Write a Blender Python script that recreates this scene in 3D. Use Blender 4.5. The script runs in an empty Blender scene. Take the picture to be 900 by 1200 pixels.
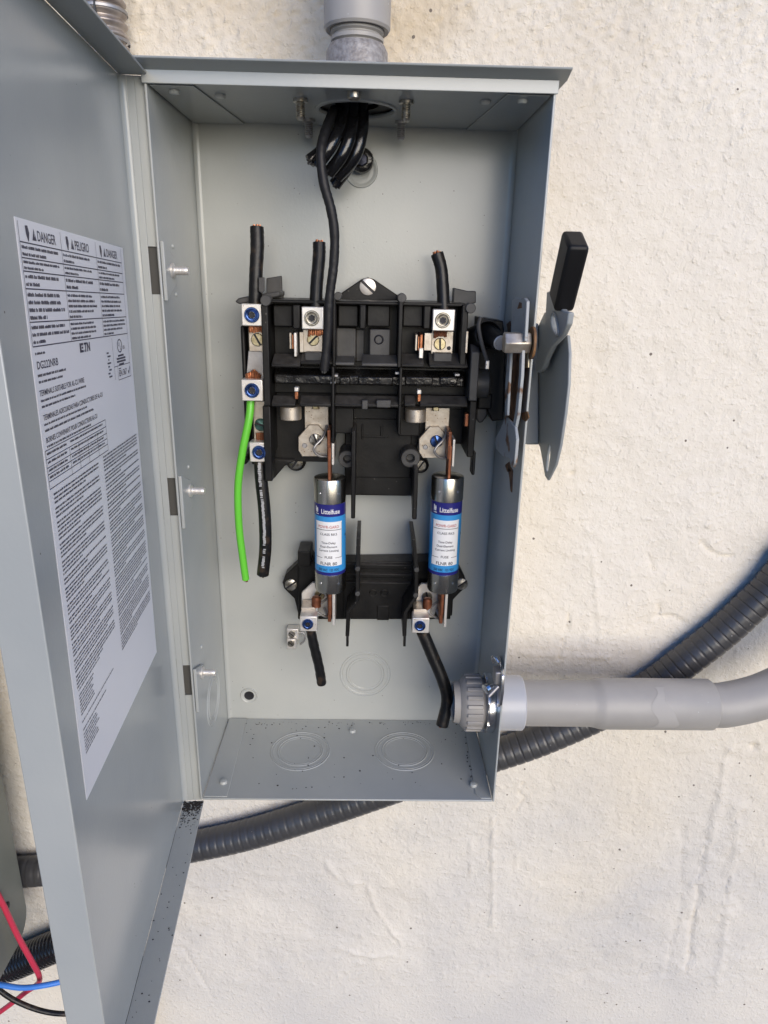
import bpy, bmesh, math, random
import numpy as np
from mathutils import Vector, Matrix

random.seed(7); np.random.seed(7)
S = bpy.context.scene
COL = S.collection
rad = math.radians

# ------------------------------------------------------------------ camera, world, sun, exposure
CAM = Vector((0.01554563, -0.60133902, 0.42647784))
A_, B_, C_ = rad(71.32330429), rad(-1.19830356), rad(1.23156849)
ROT = Matrix.Rotation(B_, 3, 'Z') @ Matrix.Rotation(A_, 3, 'X') @ Matrix.Rotation(C_, 3, 'Z')
FPX = 812.88986                       # focal length for a picture 1200 high
cd = bpy.data.cameras.new('camera'); cam = bpy.data.objects.new('camera', cd); COL.objects.link(cam)
cam.matrix_world = Matrix.Translation(CAM) @ ROT.to_4x4()
cd.sensor_fit = 'VERTICAL'; cd.sensor_height = 24.0; cd.lens = 24.0 * FPX / 1200.0
cd.clip_start = 0.01; cd.clip_end = 2000
S.camera = cam

SUN_EL, SUN_AZ = rad(13), rad(158)    # hazy light from the front right; azimuth from +Y towards +X
W_ = bpy.data.worlds.new('World'); S.world = W_; W_.use_nodes = True
nt = W_.node_tree; nt.nodes.clear()
sky = nt.nodes.new('ShaderNodeTexSky'); sky.sky_type = 'NISHITA'; sky.sun_disc = False
sky.sun_elevation = SUN_EL; sky.sun_rotation = SUN_AZ
sky.air_density = 1.0; sky.dust_density = 0.3; sky.ozone_density = 9.0
bg = nt.nodes.new('ShaderNodeBackground'); bg.inputs['Strength'].default_value = 0.095
wo = nt.nodes.new('ShaderNodeOutputWorld')
nt.links.new(sky.outputs[0], bg.inputs[0]); nt.links.new(bg.outputs[0], wo.inputs[0])
sd = bpy.data.lights.new('sun', 'SUN'); sd.energy = 1.5; sd.angle = rad(52); sd.color = (1, .84, .615)
sun = bpy.data.objects.new('sun', sd); COL.objects.link(sun)
sv = Vector((math.sin(SUN_AZ) * math.cos(SUN_EL), math.cos(SUN_AZ) * math.cos(SUN_EL), math.sin(SUN_EL)))
sun.rotation_euler = sv.to_track_quat('Z', 'Y').to_euler(); sun.location = sv * 20

S.view_settings.view_transform = 'Standard'; S.view_settings.look = 'None'
S.view_settings.exposure = 1.37; S.view_settings.gamma = 1.0
try: S.view_settings.use_curve_mapping = False
except Exception: pass
S.cycles.use_denoising = True
S.cycles.max_bounces = 8; S.cycles.diffuse_bounces = 5; S.cycles.glossy_bounces = 4
S.cycles.caustics_reflective = False; S.cycles.caustics_refractive = False
S.cycles.sample_clamp_indirect = 6.0

# ------------------------------------------------------------------ measuring helpers (a point on a plane seen at a pixel of the 900x1200 photo)
def _ray(u, v): return ROT @ Vector(((u - 450) / FPX, -(v - 600) / FPX, -1.0))
def P(u, v, y):
    d = _ray(u, v); return CAM + d * ((y - CAM.y) / d.y)
def PX(u, v, x):
    d = _ray(u, v); return CAM + d * ((x - CAM.x) / d.x)
def PZ(u, v, z):
    d = _ray(u, v); return CAM + d * ((z - CAM.z) / d.z)

# ------------------------------------------------------------------ materials
MATS = {}
def mat(name, rgb, rough=0.5, metal=0.0, var=None, bump=None, specks=None, coat=0.0, spec=0.5, rvar=None, dust=None):
    """var=(scale, rgb2, contrast) colour mottling; bump=list of (scale, strength, dist); specks=(scale, size, rgb)"""
    m = bpy.data.materials.new(name); m.use_nodes = True
    n = m.node_tree; b = n.nodes['Principled BSDF']; L = n.links
    b.inputs['Base Color'].default_value = (*rgb, 1); b.inputs['Roughness'].default_value = rough
    b.inputs['Metallic'].default_value = metal; b.inputs['Coat Weight'].default_value = coat
    b.inputs['Specular IOR Level'].default_value = spec
    tc = n.nodes.new('ShaderNodeTexCoord')
    col = None
    if var:
        t = n.nodes.new('ShaderNodeTexNoise'); t.inputs['Scale'].default_value = var[0]; t.inputs['Detail'].default_value = 5
        r = n.nodes.new('ShaderNodeValToRGB'); c = var[2] if len(var) > 2 else .2; b0 = var[3] if len(var) > 3 else .5
        r.color_ramp.elements[0].position = b0 - c; r.color_ramp.elements[1].position = b0 + c
        r.color_ramp.elements[0].color = (*rgb, 1); r.color_ramp.elements[1].color = (*var[1], 1)
        L.new(tc.outputs['Object'], t.inputs['Vector']); L.new(t.outputs['Fac'], r.inputs['Fac']); col = r.outputs['Color']
    if specks:
        v = n.nodes.new('ShaderNodeTexVoronoi'); v.inputs['Scale'].default_value = specks[0]
        L.new(tc.outputs['Object'], v.inputs['Vector'])
        # only some cells carry a speck: cell colour against a threshold, radius varies by cell
        sep = n.nodes.new('ShaderNodeSeparateColor'); L.new(v.outputs['Color'], sep.inputs[0])
        mu = n.nodes.new('ShaderNodeMath'); mu.operation = 'MULTIPLY'; mu.inputs[1].default_value = specks[1]
        L.new(sep.outputs[0], mu.inputs[0])
        pw = n.nodes.new('ShaderNodeMath'); pw.operation = 'POWER'; pw.inputs[1].default_value = 1.0
        lt = n.nodes.new('ShaderNodeMath'); lt.operation = 'LESS_THAN'; L.new(v.outputs['Distance'], lt.inputs[0]); L.new(mu.outputs[0], lt.inputs[1])
        g = n.nodes.new('ShaderNodeMath'); g.operation = 'GREATER_THAN'; g.inputs[1].default_value = specks[3] if len(specks) > 3 else .7
        L.new(sep.outputs[1], g.inputs[0])
        an = n.nodes.new('ShaderNodeMath'); an.operation = 'MULTIPLY'; L.new(lt.outputs[0], an.inputs[0]); L.new(g.outputs[0], an.inputs[1])
        mx = n.nodes.new('ShaderNodeMix'); mx.data_type = 'RGBA'
        L.new(an.outputs[0], mx.inputs['Factor'])
        if col: L.new(col, mx.inputs['A'])
        else: mx.inputs['A'].default_value = (*rgb, 1)
        mx.inputs['B'].default_value = (*specks[2], 1); col = mx.outputs['Result']
    if dust:                                                 # dust lying on upward faces
        ge = n.nodes.new('ShaderNodeNewGeometry'); sx = n.nodes.new('ShaderNodeSeparateXYZ'); L.new(ge.outputs['True Normal'], sx.inputs[0])
        mr = n.nodes.new('ShaderNodeMapRange'); mr.inputs['From Min'].default_value = .35; mr.inputs['From Max'].default_value = .95; L.new(sx.outputs['Z'], mr.inputs['Value'])
        t = n.nodes.new('ShaderNodeTexNoise'); t.inputs['Scale'].default_value = 160; t.inputs['Detail'].default_value = 4; L.new(tc.outputs['Object'], t.inputs['Vector'])
        mm = n.nodes.new('ShaderNodeMath'); mm.operation = 'MULTIPLY'; L.new(mr.outputs[0], mm.inputs[0]); L.new(t.outputs['Fac'], mm.inputs[1])
        mx = n.nodes.new('ShaderNodeMix'); mx.data_type = 'RGBA'; L.new(mm.outputs[0], mx.inputs['Factor'])
        if col: L.new(col, mx.inputs['A'])
        else: mx.inputs['A'].default_value = (*rgb, 1)
        mx.inputs['B'].default_value = (*dust, 1); col = mx.outputs['Result']
    if col: L.new(col, b.inputs['Base Color'])
    if rvar:
        t = n.nodes.new('ShaderNodeTexNoise'); t.inputs['Scale'].default_value = rvar[0]; t.inputs['Detail'].default_value = 4
        mr = n.nodes.new('ShaderNodeMapRange'); mr.inputs['To Min'].default_value = rvar[1]; mr.inputs['To Max'].default_value = rvar[2]
        L.new(tc.outputs['Object'], t.inputs['Vector']); L.new(t.outputs['Fac'], mr.inputs['Value']); L.new(mr.outputs[0], b.inputs['Roughness'])
    if bump:
        prev = None
        for sc, st, di in bump:
            t = n.nodes.new('ShaderNodeTexNoise'); t.inputs['Scale'].default_value = sc; t.inputs['Detail'].default_value = 3
            bp = n.nodes.new('ShaderNodeBump'); bp.inputs['Strength'].default_value = st; bp.inputs['Distance'].default_value = di
            L.new(tc.outputs['Object'], t.inputs['Vector']); L.new(t.outputs['Fac'], bp.inputs['Height'])
            if prev: L.new(prev, bp.inputs['Normal'])
            prev = bp.outputs['Normal']
        L.new(prev, b.inputs['Normal'])
    MATS[name] = m; return m

PAINT = mat('grey_enamel', (.44, .455, .44), .215, var=(11, (.39, .41, .405), .16), bump=[(420, .10, .0006)], specks=(230, .11, (.16, .15, .14), .96))
PAINT_OUT = mat('grey_enamel_weathered', (.34, .36, .365), .42, var=(12, (.27, .29, .29), .3), bump=[(420, .12, .0006)])
PLASTIC = mat('black_phenolic', (.004, .004, .0045), .38, var=(60, (.011, .0105, .010), .22), bump=[(500, .15, .0004), (90, .12, .0015)], specks=(300, .2, (.07, .065, .06), .84), rvar=(70, .30, .6), spec=.28, dust=(.085, .080, .074))
PLASTIC_W = mat('worn_shiny_phenolic', (.005, .005, .006), .2, var=(60, (.014, .013, .012), .22), bump=[(130, .5, .0020), (420, .3, .0006)], rvar=(110, .08, .45), spec=.5)
PLASTIC_G = mat('dusty_grey_plastic', (.032, .032, .033), .5, var=(80, (.066, .065, .064), .25), bump=[(400, .2, .0004)])
GRIP = mat('black_rubber_grip', (.007, .007, .008), .5, spec=.3, bump=[(900, .1, .0003)])
ZINC = mat('zinc_plate', (.62, .57, .50), .42, .75, var=(160, (.42, .36, .29), .22), bump=[(500, .15, .0004)], specks=(500, .25, (.2, .13, .08), .75))
DULL = mat('dull_steel', (.45, .45, .46), .5, .8, var=(120, (.30, .29, .29), .25), bump=[(300, .2, .0005)])
ALU = mat('tinned_aluminium', (.82, .80, .77), .38, .55, var=(90, (.70, .66, .61), .25), bump=[(700, .1, .0003)], specks=(500, .2, (.3, .22, .15), .85))
CHROME = mat('bright_steel', (.75, .75, .76), .16, 1.0, rvar=(90, .1, .3))
SCREWB = mat('blue_zinc_screw', (.085, .17, .46), .28, .85, var=(260, (.02, .04, .13), .16), bump=[(700, .3, .0004)])
SCREWS = mat('steel_screw', (.50, .48, .44), .35, .9, var=(250, (.20, .18, .14), .16), bump=[(700, .3, .0004)])
SCREWY = mat('yellow_zinc_screw', (.62, .55, .36), .33, .9, var=(250, (.34, .28, .16), .2))
SCREWG = mat('green_screw', (.12, .24, .22), .35, .8, var=(250, (.05, .10, .09), .2))
SOCKET = mat('screw_socket', (.02, .02, .025), .5, .3)
COPPER = mat('copper', (.58, .24, .12), .38, .9, var=(300, (.22, .08, .04), .2))
COPPER_D = mat('tarnished_copper', (.34, .13, .065), .45, .75, var=(220, (.14, .05, .03), .25))
WIREK = mat('black_wire_jacket', (.006, .006, .007), .34, spec=.4, var=(90, (.035, .024, .017), .04, .60), bump=[(260, .35, .0006)], rvar=(60, .3, .5))
WIREGL = mat('glossy_black_jacket', (.006, .006, .007), .17, spec=.6, bump=[(140, .5, .0012)], rvar=(50, .10, .32))
WIREKD = mat('dusty_black_wire', (.012, .012, .014), .5, spec=.35, bump=[(200, .5, .0009)], rvar=(60, .4, .6))
WIREG = mat('green_wire_jacket', (.13, .56, .045), .35, bump=[(90, .1, .001)])
WIRER = mat('red_wire_jacket', (.50, .035, .075), .38)
WIREB = mat('blue_wire_jacket', (.055, .22, .70), .36)
PRINTW = mat('white_wire_print', (.35, .36, .38), .5)
PVC = mat('grey_pvc', (.385, .365, .34), .46, var=(24, (.325, .31, .29), .22), bump=[(40, .08, .002)], specks=(240, .12, (.55, .55, .55), .85))
PVC_L = mat('pale_grey_pvc', (.48, .48, .49), .33, var=(25, (.42, .43, .46), .3))
SMEAR = mat('wall_paint_smear', (.405, .386, .362), .7, var=(120, (.40, .38, .355), .2))
PVC_B = mat('bushing_plastic', (.34, .325, .315), .42, var=(60, (.28, .27, .26), .3))
FLEX = mat('dark_grey_conduit', (.064, .064, .067), .33, var=(30, (.046, .046, .049), .25), bump=[(250, .15, .0005)], specks=(190, .12, (.28, .28, .28), .86))
FLEXK = mat('black_conduit', (.014, .014, .017), .22)
FLEXM = mat('galvanised_flex_conduit', (.50, .45, .41), .42, .6, var=(90, (.22, .18, .16), .2))
HUB = mat('rough_cast_zinc', (.42, .40, .385), .6, .35, var=(300, (.22, .20, .19), .2), bump=[(500, .6, .0010)])
NICKEL = mat('nickel_ferrule', (.56, .54, .49), .25, 1.0, var=(60, (.42, .40, .36), .3), bump=[(200, .06, .0005)])
F_BLUE = mat('fuse_blue_print', (.04, .28, .64), .32)
F_NAVY = mat('fuse_navy_print', (.018, .018, .17), .32)
F_WHITE = mat('fuse_white_print', (.80, .81, .83), .35)
F_TEXT = mat('fuse_text_ink', (.015, .015, .035), .4)
F_RED = mat('fuse_red_ink', (.45, .10, .10), .4)
PAPER = mat('label_film', (.85, .845, .87), .33, var=(14, (.81, .805, .83), .3), bump=[(18, .08, .002)])
INK = mat('label_ink', (.045, .042, .075), .45)
INKG = mat('label_fine_print', (.05, .05, .085), .45)
RUST = mat('rusty_steel', (.24, .125, .06), .75, .25, var=(160, (.07, .04, .025), .2), bump=[(260, .6, .0012)])
PAINT_RUST = mat('rust_spotted_enamel', (.36, .38, .385), .5, var=(70, (.17, .085, .04), .04, .60), bump=[(300, .3, .0006)])
RUSTP = mat('rust_stain', (.30, .15, .06), .7, var=(200, (.12, .07, .04), .2))
OXIDE = mat('yellow_passivated_steel', (.50, .46, .34), .4, .7, var=(90, (.36, .25, .11), .2))
CABM = mat('dull_green_grey_enamel', (.20, .21, .185), .5, var=(10, (.16, .17, .15), .2))
HINGE_SHADE = mat('shaded_hinge_steel', (.075, .072, .066), .6)  # hinge metal with the shade of the door notches in its colour
NAVYD = mat('dark_blue_recess', (.012, .016, .04), .3, .4)
SOOT = mat('soot_grit', (.025, .022, .02), .9)
CONC = mat('paved_ground', (.12, .11, .095), .9, var=(3, (.09, .084, .072), .3))

# ------------------------------------------------------------------ mesh builder
class MB:
    def __init__(s): s.v = []; s.f = []; s.m = []
    def add(s, vs, fs, mi=0):
        o = len(s.v); s.v += [tuple(q) for q in vs]; s.f += [tuple(i + o for i in q) for q in fs]; s.m += [mi] * len(fs); return s
    def box(s, x0, x1, y0, y1, z0, z1, mi=0, taper=0.0):
        x0, x1 = min(x0, x1), max(x0, x1); y0, y1 = min(y0, y1), max(y0, y1); z0, z1 = min(z0, z1), max(z0, z1)
        t = taper
        v = [(x0 + t, y0, z0 + t), (x1 - t, y0, z0 + t), (x1 - t, y0, z1 - t), (x0 + t, y0, z1 - t), (x0, y1, z0), (x1, y1, z0), (x1, y1, z1), (x0, y1, z1)]
        return s.add(v, [(0, 1, 2, 3), (5, 4, 7, 6), (4, 0, 3, 7), (1, 5, 6, 2), (3, 2, 6, 7), (4, 5, 1, 0)], mi)
    def hexa(s, M, sx, sy, sz, mi=0):
        v = [M @ Vector((a * sx / 2, b * sy / 2, c * sz / 2)) for c in (-1, 1) for b in (-1, 1) for a in (-1, 1)]
        return s.add(v, [(0, 2, 3, 1), (4, 5, 7, 6), (0, 1, 5, 4), (2, 6, 7, 3), (0, 4, 6, 2), (1, 3, 7, 5)], mi)
    def prism(s, pts, axis, a0, a1, mi=0):
        """pts: 2D polygon in the two other axes (order x,y,z minus axis); extruded a0..a1"""
        n = len(pts)
        def mk(p, a): return {'x': (a, p[0], p[1]), 'y': (p[0], a, p[1]), 'z': (p[0], p[1], a)}[axis]
        v = [mk(p, a0) for p in pts] + [mk(p, a1) for p in pts]
        f = [tuple(range(n)), tuple(range(2 * n - 1, n - 1, -1))] + [(i, i + n, (i + 1) % n + n, (i + 1) % n) for i in range(n)]
        return s.add(v, f, mi)
    def lathe(s, prof, base, axis, n=24, mi=0, caps=True, ang0=0.0, sweep=2 * math.pi, ref=None):
        """prof: list of (radius, height along axis)"""
        a = Vector(axis).normalized(); r_ = Vector(ref) if ref else (Vector((0, 0, 1)) if abs(a.z) < .9 else Vector((1, 0, 0)))
        e1 = (r_ - a * r_.dot(a)).normalized(); e2 = a.cross(e1); base = Vector(base)
        full = abs(sweep - 2 * math.pi) < 1e-6; k = n if full else n + 1
        v = []
        for r, h in prof:
            for i in range(k):
                t = ang0 + sweep * i / n; v.append(base + a * h + (e1 * math.cos(t) + e2 * math.sin(t)) * r)
        f = []
        for j in range(len(prof) - 1):
            for i in range(n):
                i2 = (i + 1) % k
                f.append((j * k + i, j * k + i2, (j + 1) * k + i2, (j + 1) * k + i))
        if caps and full:
            if prof[0][0] > 1e-7: f.append(tuple(range(k - 1, -1, -1)))
            if prof[-1][0] > 1e-7: f.append(tuple((len(prof) - 1) * k + i for i in range(k)))
        return s.add(v, f, mi)
    def cyl(s, p0, p1, r0, r1=None, n=20, mi=0):
        p0, p1 = Vector(p0), Vector(p1); r1 = r0 if r1 is None else r1
        return s.lathe([(r0, 0), (r1, (p1 - p0).length)], p0, p1 - p0, n, mi)
    def tube(s, pts, r, n=14, sub=8, mi=0, rfun=None, cap=True, jit=0.0):
        pts = [Vector(p) for p in pts]; Q = []
        if len(pts) > 2:
            e = [pts[0] * 2 - pts[1]] + pts + [pts[-1] * 2 - pts[-2]]
            for i in range(1, len(e) - 2):
                for k in range(sub):
                    t = k / sub; a, b, c, d = e[i - 1], e[i], e[i + 1], e[i + 2]
                    Q.append(.5 * ((2 * b) + (c - a) * t + (2 * a - 5 * b + 4 * c - d) * t * t + (3 * b - a - 3 * c + d) * t ** 3))
            Q.append(pts[-1])
        else:
            Q = [pts[0].lerp(pts[1], i / sub) for i in range(sub + 1)]
        T = [(Q[min(i + 1, len(Q) - 1)] - Q[max(i - 1, 0)]).normalized() for i in range(len(Q))]
        u = T[0].orthogonal().normalized(); v = []; L = 0
        for i, q in enumerate(Q):
            if i: L += (q - Q[i - 1]).length
            u = (u - T[i] * u.dot(T[i])).normalized(); w = T[i].cross(u)
            rr = rfun(L) if rfun else r
            if jit: rr *= 1 + random.uniform(-jit, jit)
            v += [q + (u * math.cos(2 * math.pi * k / n) + w * math.sin(2 * math.pi * k / n)) * rr for k in range(n)]
        f = [(i * n + k, i * n + (k + 1) % n, (i + 1) * n + (k + 1) % n, (i + 1) * n + k) for i in range(len(Q) - 1) for k in range(n)]
        if cap: f += [tuple(range(n - 1, -1, -1)), tuple((len(Q) - 1) * n + k for k in range(n))]
        s.add(v, f, mi); return Q, T
    def build(s, name, mats, parent=None, bevel=0.0, smooth=True, seg=2, loc=None, angle=35):
        mats = mats if isinstance(mats, (list, tuple)) else [mats]
        V = np.array(s.v, dtype=float).reshape(-1, 3)
        if parent is not None: o0 = Vector(parent['_base'])
        elif loc is not None: o0 = Vector(loc)
        else: o0 = Vector(((V[:, 0].min() + V[:, 0].max()) / 2, (V[:, 1].min() + V[:, 1].max()) / 2, V[:, 2].min()))
        me = bpy.data.meshes.new(name)
        me.from_pydata((V - np.array(o0)).tolist(), [], s.f)
        for m in mats: me.materials.append(m)
        me.polygons.foreach_set('material_index', s.m)
        bm = bmesh.new(); bm.from_mesh(me); bmesh.ops.recalc_face_normals(bm, faces=bm.faces); bm.to_mesh(me); bm.free()
        if smooth:
            me.polygons.foreach_set('use_smooth', [True] * len(me.polygons)); me.set_sharp_from_angle(angle=rad(angle))
        ob = bpy.data.objects.new(name, me); COL.objects.link(ob)
        if parent is not None:
            ob.parent = parent; ob['_base'] = tuple(parent['_base'])
        else: ob.location = o0; ob['_base'] = tuple(o0)
        if bevel > 0:
            b = ob.modifiers.new('edge', 'BEVEL'); b.width = bevel; b.segments = seg; b.limit_method = 'ANGLE'; b.angle_limit = rad(40)
        return ob

def thing(name, label, cat, loc, group=None):
    o = bpy.data.objects.new(name, None); COL.objects.link(o); o.location = loc; o.empty_display_size = .02
    o['_base'] = tuple(loc); return tag(o, label, cat, group)
def tag(o, label, cat, group=None):
    o['label'] = label; o['category'] = cat
    if group: o['group'] = group
    return o

_tc = {}
def text2d(s, size=1.0):
    """flat outline of a word: verts (unit font), faces, width"""
    if s not in _tc:
        cu = bpy.data.curves.new('t', 'FONT'); cu.body = s; cu.size = 1.0; cu.resolution_u = 3; cu.offset = .012
        ob = bpy.data.objects.new('t', cu); COL.objects.link(ob)
        bpy.context.view_layer.update()
        me = bpy.data.meshes.new_from_object(ob.evaluated_get(bpy.context.evaluated_depsgraph_get()))
        vs = np.array([v.co[:2] for v in me.vertices]).reshape(-1, 2); fs = [tuple(p.vertices) for p in me.polygons]
        bpy.data.objects.remove(ob); bpy.data.curves.remove(cu); bpy.data.meshes.remove(me)
        _tc[s] = (vs, fs)
    vs, fs = _tc[s]
    return vs, fs

# screw heads -------------------------------------------------------
def socket_screw(mb, c, r, ax=(0, -1, 0), mi=0, mi2=1):
    mb.lathe([(r, -.001), (r, .0012), (r * .92, .0018), (r * .80, .0018), (r * .72, .0010), (r * .60, .0008), (r * .54, .0013), (r * .48, .0013), (r * .42, .0005)], c, ax, 24, mi, caps=False)
    mb.lathe([(r * .44, .0006), (0.0, .0005)], c, ax, 6, mi2, caps=False)
def slot_screw(mb, c, r, ax=(0, -1, 0), ang=.7, mi=0, mi2=1, h=.0016):
    a = Vector(ax).normalized(); ref = Vector((0, 0, 1)) if abs(a.z) < .9 else Vector((1, 0, 0))
    e1 = (ref - a * ref.dot(a)).normalized(); e2 = a.cross(e1); c = Vector(c)
    d = e1 * math.cos(ang) + e2 * math.sin(ang); q = a.cross(d); w = .16 * r
    mb.lathe([(r * .98, -.001), (r * .98, h * .55), (0, h * .5)], c, a, 20, mi2, caps=False)
    for sg in (1, -1):
        th0 = math.asin(.16); pts = []
        for i in range(11):
            t = th0 + (math.pi - 2 * th0) * i / 10; pts.append((math.cos(t) * r, math.sin(t) * r * sg))
        n = len(pts)
        lo = [c + d * p[0] + q * p[1] - a * .0008 for p in pts]; mid = [c + d * p[0] + q * p[1] + a * h * .7 for p in pts]
        hi = [c + d * p[0] * .86 + q * (w * sg + (p[1] - w * sg) * .86) + a * h for p in pts]
        v = lo + mid + hi; f = [tuple(range(2 * n, 3 * n))]
        for j in (0, 1): f += [(j * n + i, j * n + (i + 1) % n, (j + 1) * n + (i + 1) % n, (j + 1) * n + i) for i in range(n)]
        mb.add(v, f, mi)
#@@STRUCT
# ------------------------------------------------------------------ setting: ground and the rendered wall
H, D, HW = .53637, .11432, .125
YW = .008                                   # face of the wall behind the box
ZG = -1.25
g = MB(); g.box(-60, 60, -60, 60, ZG - .05, ZG)
go = g.build('ground', CONC, smooth=False, loc=(0, 0, ZG)); go['kind'] = 'structure'

def wall_material():
    m = bpy.data.materials.new('painted_stucco'); m.use_nodes = True
    n = m.node_tree; b = n.nodes['Principled BSDF']; L = n.links; b.inputs['Roughness'].default_value = .82
    b.inputs['Specular IOR Level'].default_value = .25
    tc = n.nodes.new('ShaderNodeTexCoord')
    def noise(sc, det=4, mapscale=None):
        t = n.nodes.new('ShaderNodeTexNoise'); t.inputs['Scale'].default_value = sc; t.inputs['Detail'].default_value = det
        if mapscale:
            mp = n.nodes.new('ShaderNodeMapping'); mp.inputs['Scale'].default_value = mapscale
            L.new(tc.outputs['Object'], mp.inputs[0]); L.new(mp.outputs[0], t.inputs['Vector'])
        else: L.new(tc.outputs['Object'], t.inputs['Vector'])
        return t.outputs['Fac']
    def ramp(f, p0, p1):
        r = n.nodes.new('ShaderNodeMapRange'); r.inputs['From Min'].default_value = p0; r.inputs['From Max'].default_value = p1
        L.new(f, r.inputs['Value']); return r.outputs[0]
    def mix(f, a, bb):
        x = n.nodes.new('ShaderNodeMix'); x.data_type = 'RGBA'; L.new(f, x.inputs['Factor'])
        for k, q in (('A', a), ('B', bb)):
            if isinstance(q, tuple): x.inputs[k].default_value = (*q, 1)
            else: L.new(q, x.inputs[k])
        return x.outputs['Result']
    c = mix(ramp(noise(4.5, 3), .38, .62), (.79, .733, .635), (.765, .715, .63))
    c = mix(ramp(noise(2.2, 2), .52, .72), c, (.775, .69, .545))
    # grime: streaky near the top of the wall
    geo = n.nodes.new('ShaderNodeSeparateXYZ'); L.new(tc.outputs['Object'], geo.inputs[0])
    st = noise(26, 5, (1, 1, .12)); top = ramp(geo.outputs['Z'], .58 - ZG, .72 - ZG)
    mu = n.nodes.new('ShaderNodeMath'); mu.operation = 'MULTIPLY'; L.new(ramp(st, .48, .66), mu.inputs[0]); L.new(top, mu.inputs[1])
    mu2 = n.nodes.new('ShaderNodeMath'); mu2.operation = 'MULTIPLY'; mu2.inputs[1].default_value = .55; L.new(mu.outputs[0], mu2.inputs[0])
    c = mix(mu2.outputs[0], c, (.36, .32, .27))
    # yellow-brown stain with overhead shade painted in, a band over and beside the top of the box, mottled grey lower down
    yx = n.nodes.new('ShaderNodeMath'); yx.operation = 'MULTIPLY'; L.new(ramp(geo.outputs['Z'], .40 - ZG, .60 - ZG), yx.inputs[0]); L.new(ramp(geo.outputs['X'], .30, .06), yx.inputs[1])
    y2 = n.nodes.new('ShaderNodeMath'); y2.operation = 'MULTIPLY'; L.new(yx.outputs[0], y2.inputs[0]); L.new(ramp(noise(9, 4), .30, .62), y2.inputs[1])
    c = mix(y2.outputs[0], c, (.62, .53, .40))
    lowz = n.nodes.new('ShaderNodeMath'); lowz.operation = 'MULTIPLY'; L.new(ramp(geo.outputs['Z'], .02 - ZG, -.16 - ZG), lowz.inputs[0]); L.new(ramp(noise(7, 5), .25, .7), lowz.inputs[1])
    c = mix(lowz.outputs[0], c, (.60, .575, .54))
    # pin-holes and specks
    v = n.nodes.new('ShaderNodeTexVoronoi'); v.inputs['Scale'].default_value = 70; L.new(tc.outputs['Object'], v.inputs['Vector'])
    sp = n.nodes.new('ShaderNodeSeparateColor'); L.new(v.outputs['Color'], sp.inputs[0])
    r1 = n.nodes.new('ShaderNodeMath'); r1.operation = 'MULTIPLY'; r1.inputs[1].default_value = .10; L.new(sp.outputs[0], r1.inputs[0])
    lt = n.nodes.new('ShaderNodeMath'); lt.operation = 'LESS_THAN'; L.new(v.outputs['Distance'], lt.inputs[0]); L.new(r1.outputs[0], lt.inputs[1])
    gt = n.nodes.new('ShaderNodeMath'); gt.operation = 'GREATER_THAN'; gt.inputs[1].default_value = .90; L.new(sp.outputs[1], gt.inputs[0])
    an = n.nodes.new('ShaderNodeMath'); an.operation = 'MULTIPLY'; L.new(lt.outputs[0], an.inputs[0]); L.new(gt.outputs[0], an.inputs[1])
    c = mix(an.outputs[0], c, (.20, .17, .14))
    L.new(c, b.inputs['Base Color'])
    prev = None
    for sc, st_, di in ((300, .45, .0013), (800, .40, .0007), (-110, .42, .0014), (-230, .62, .0010)):
        bp = n.nodes.new('ShaderNodeBump'); bp.inputs['Strength'].default_value = st_; bp.inputs['Distance'].default_value = di
        hgt = noise(sc, 3) if sc > 0 else ramp(noise(-sc, 2), .54, .80); L.new(hgt, bp.inputs['Height'])
        if prev: L.new(prev, bp.inputs['Normal'])
        prev = bp.outputs['Normal']
    L.new(prev, b.inputs['Normal'])
    return m
STUCCO = wall_material()

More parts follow.
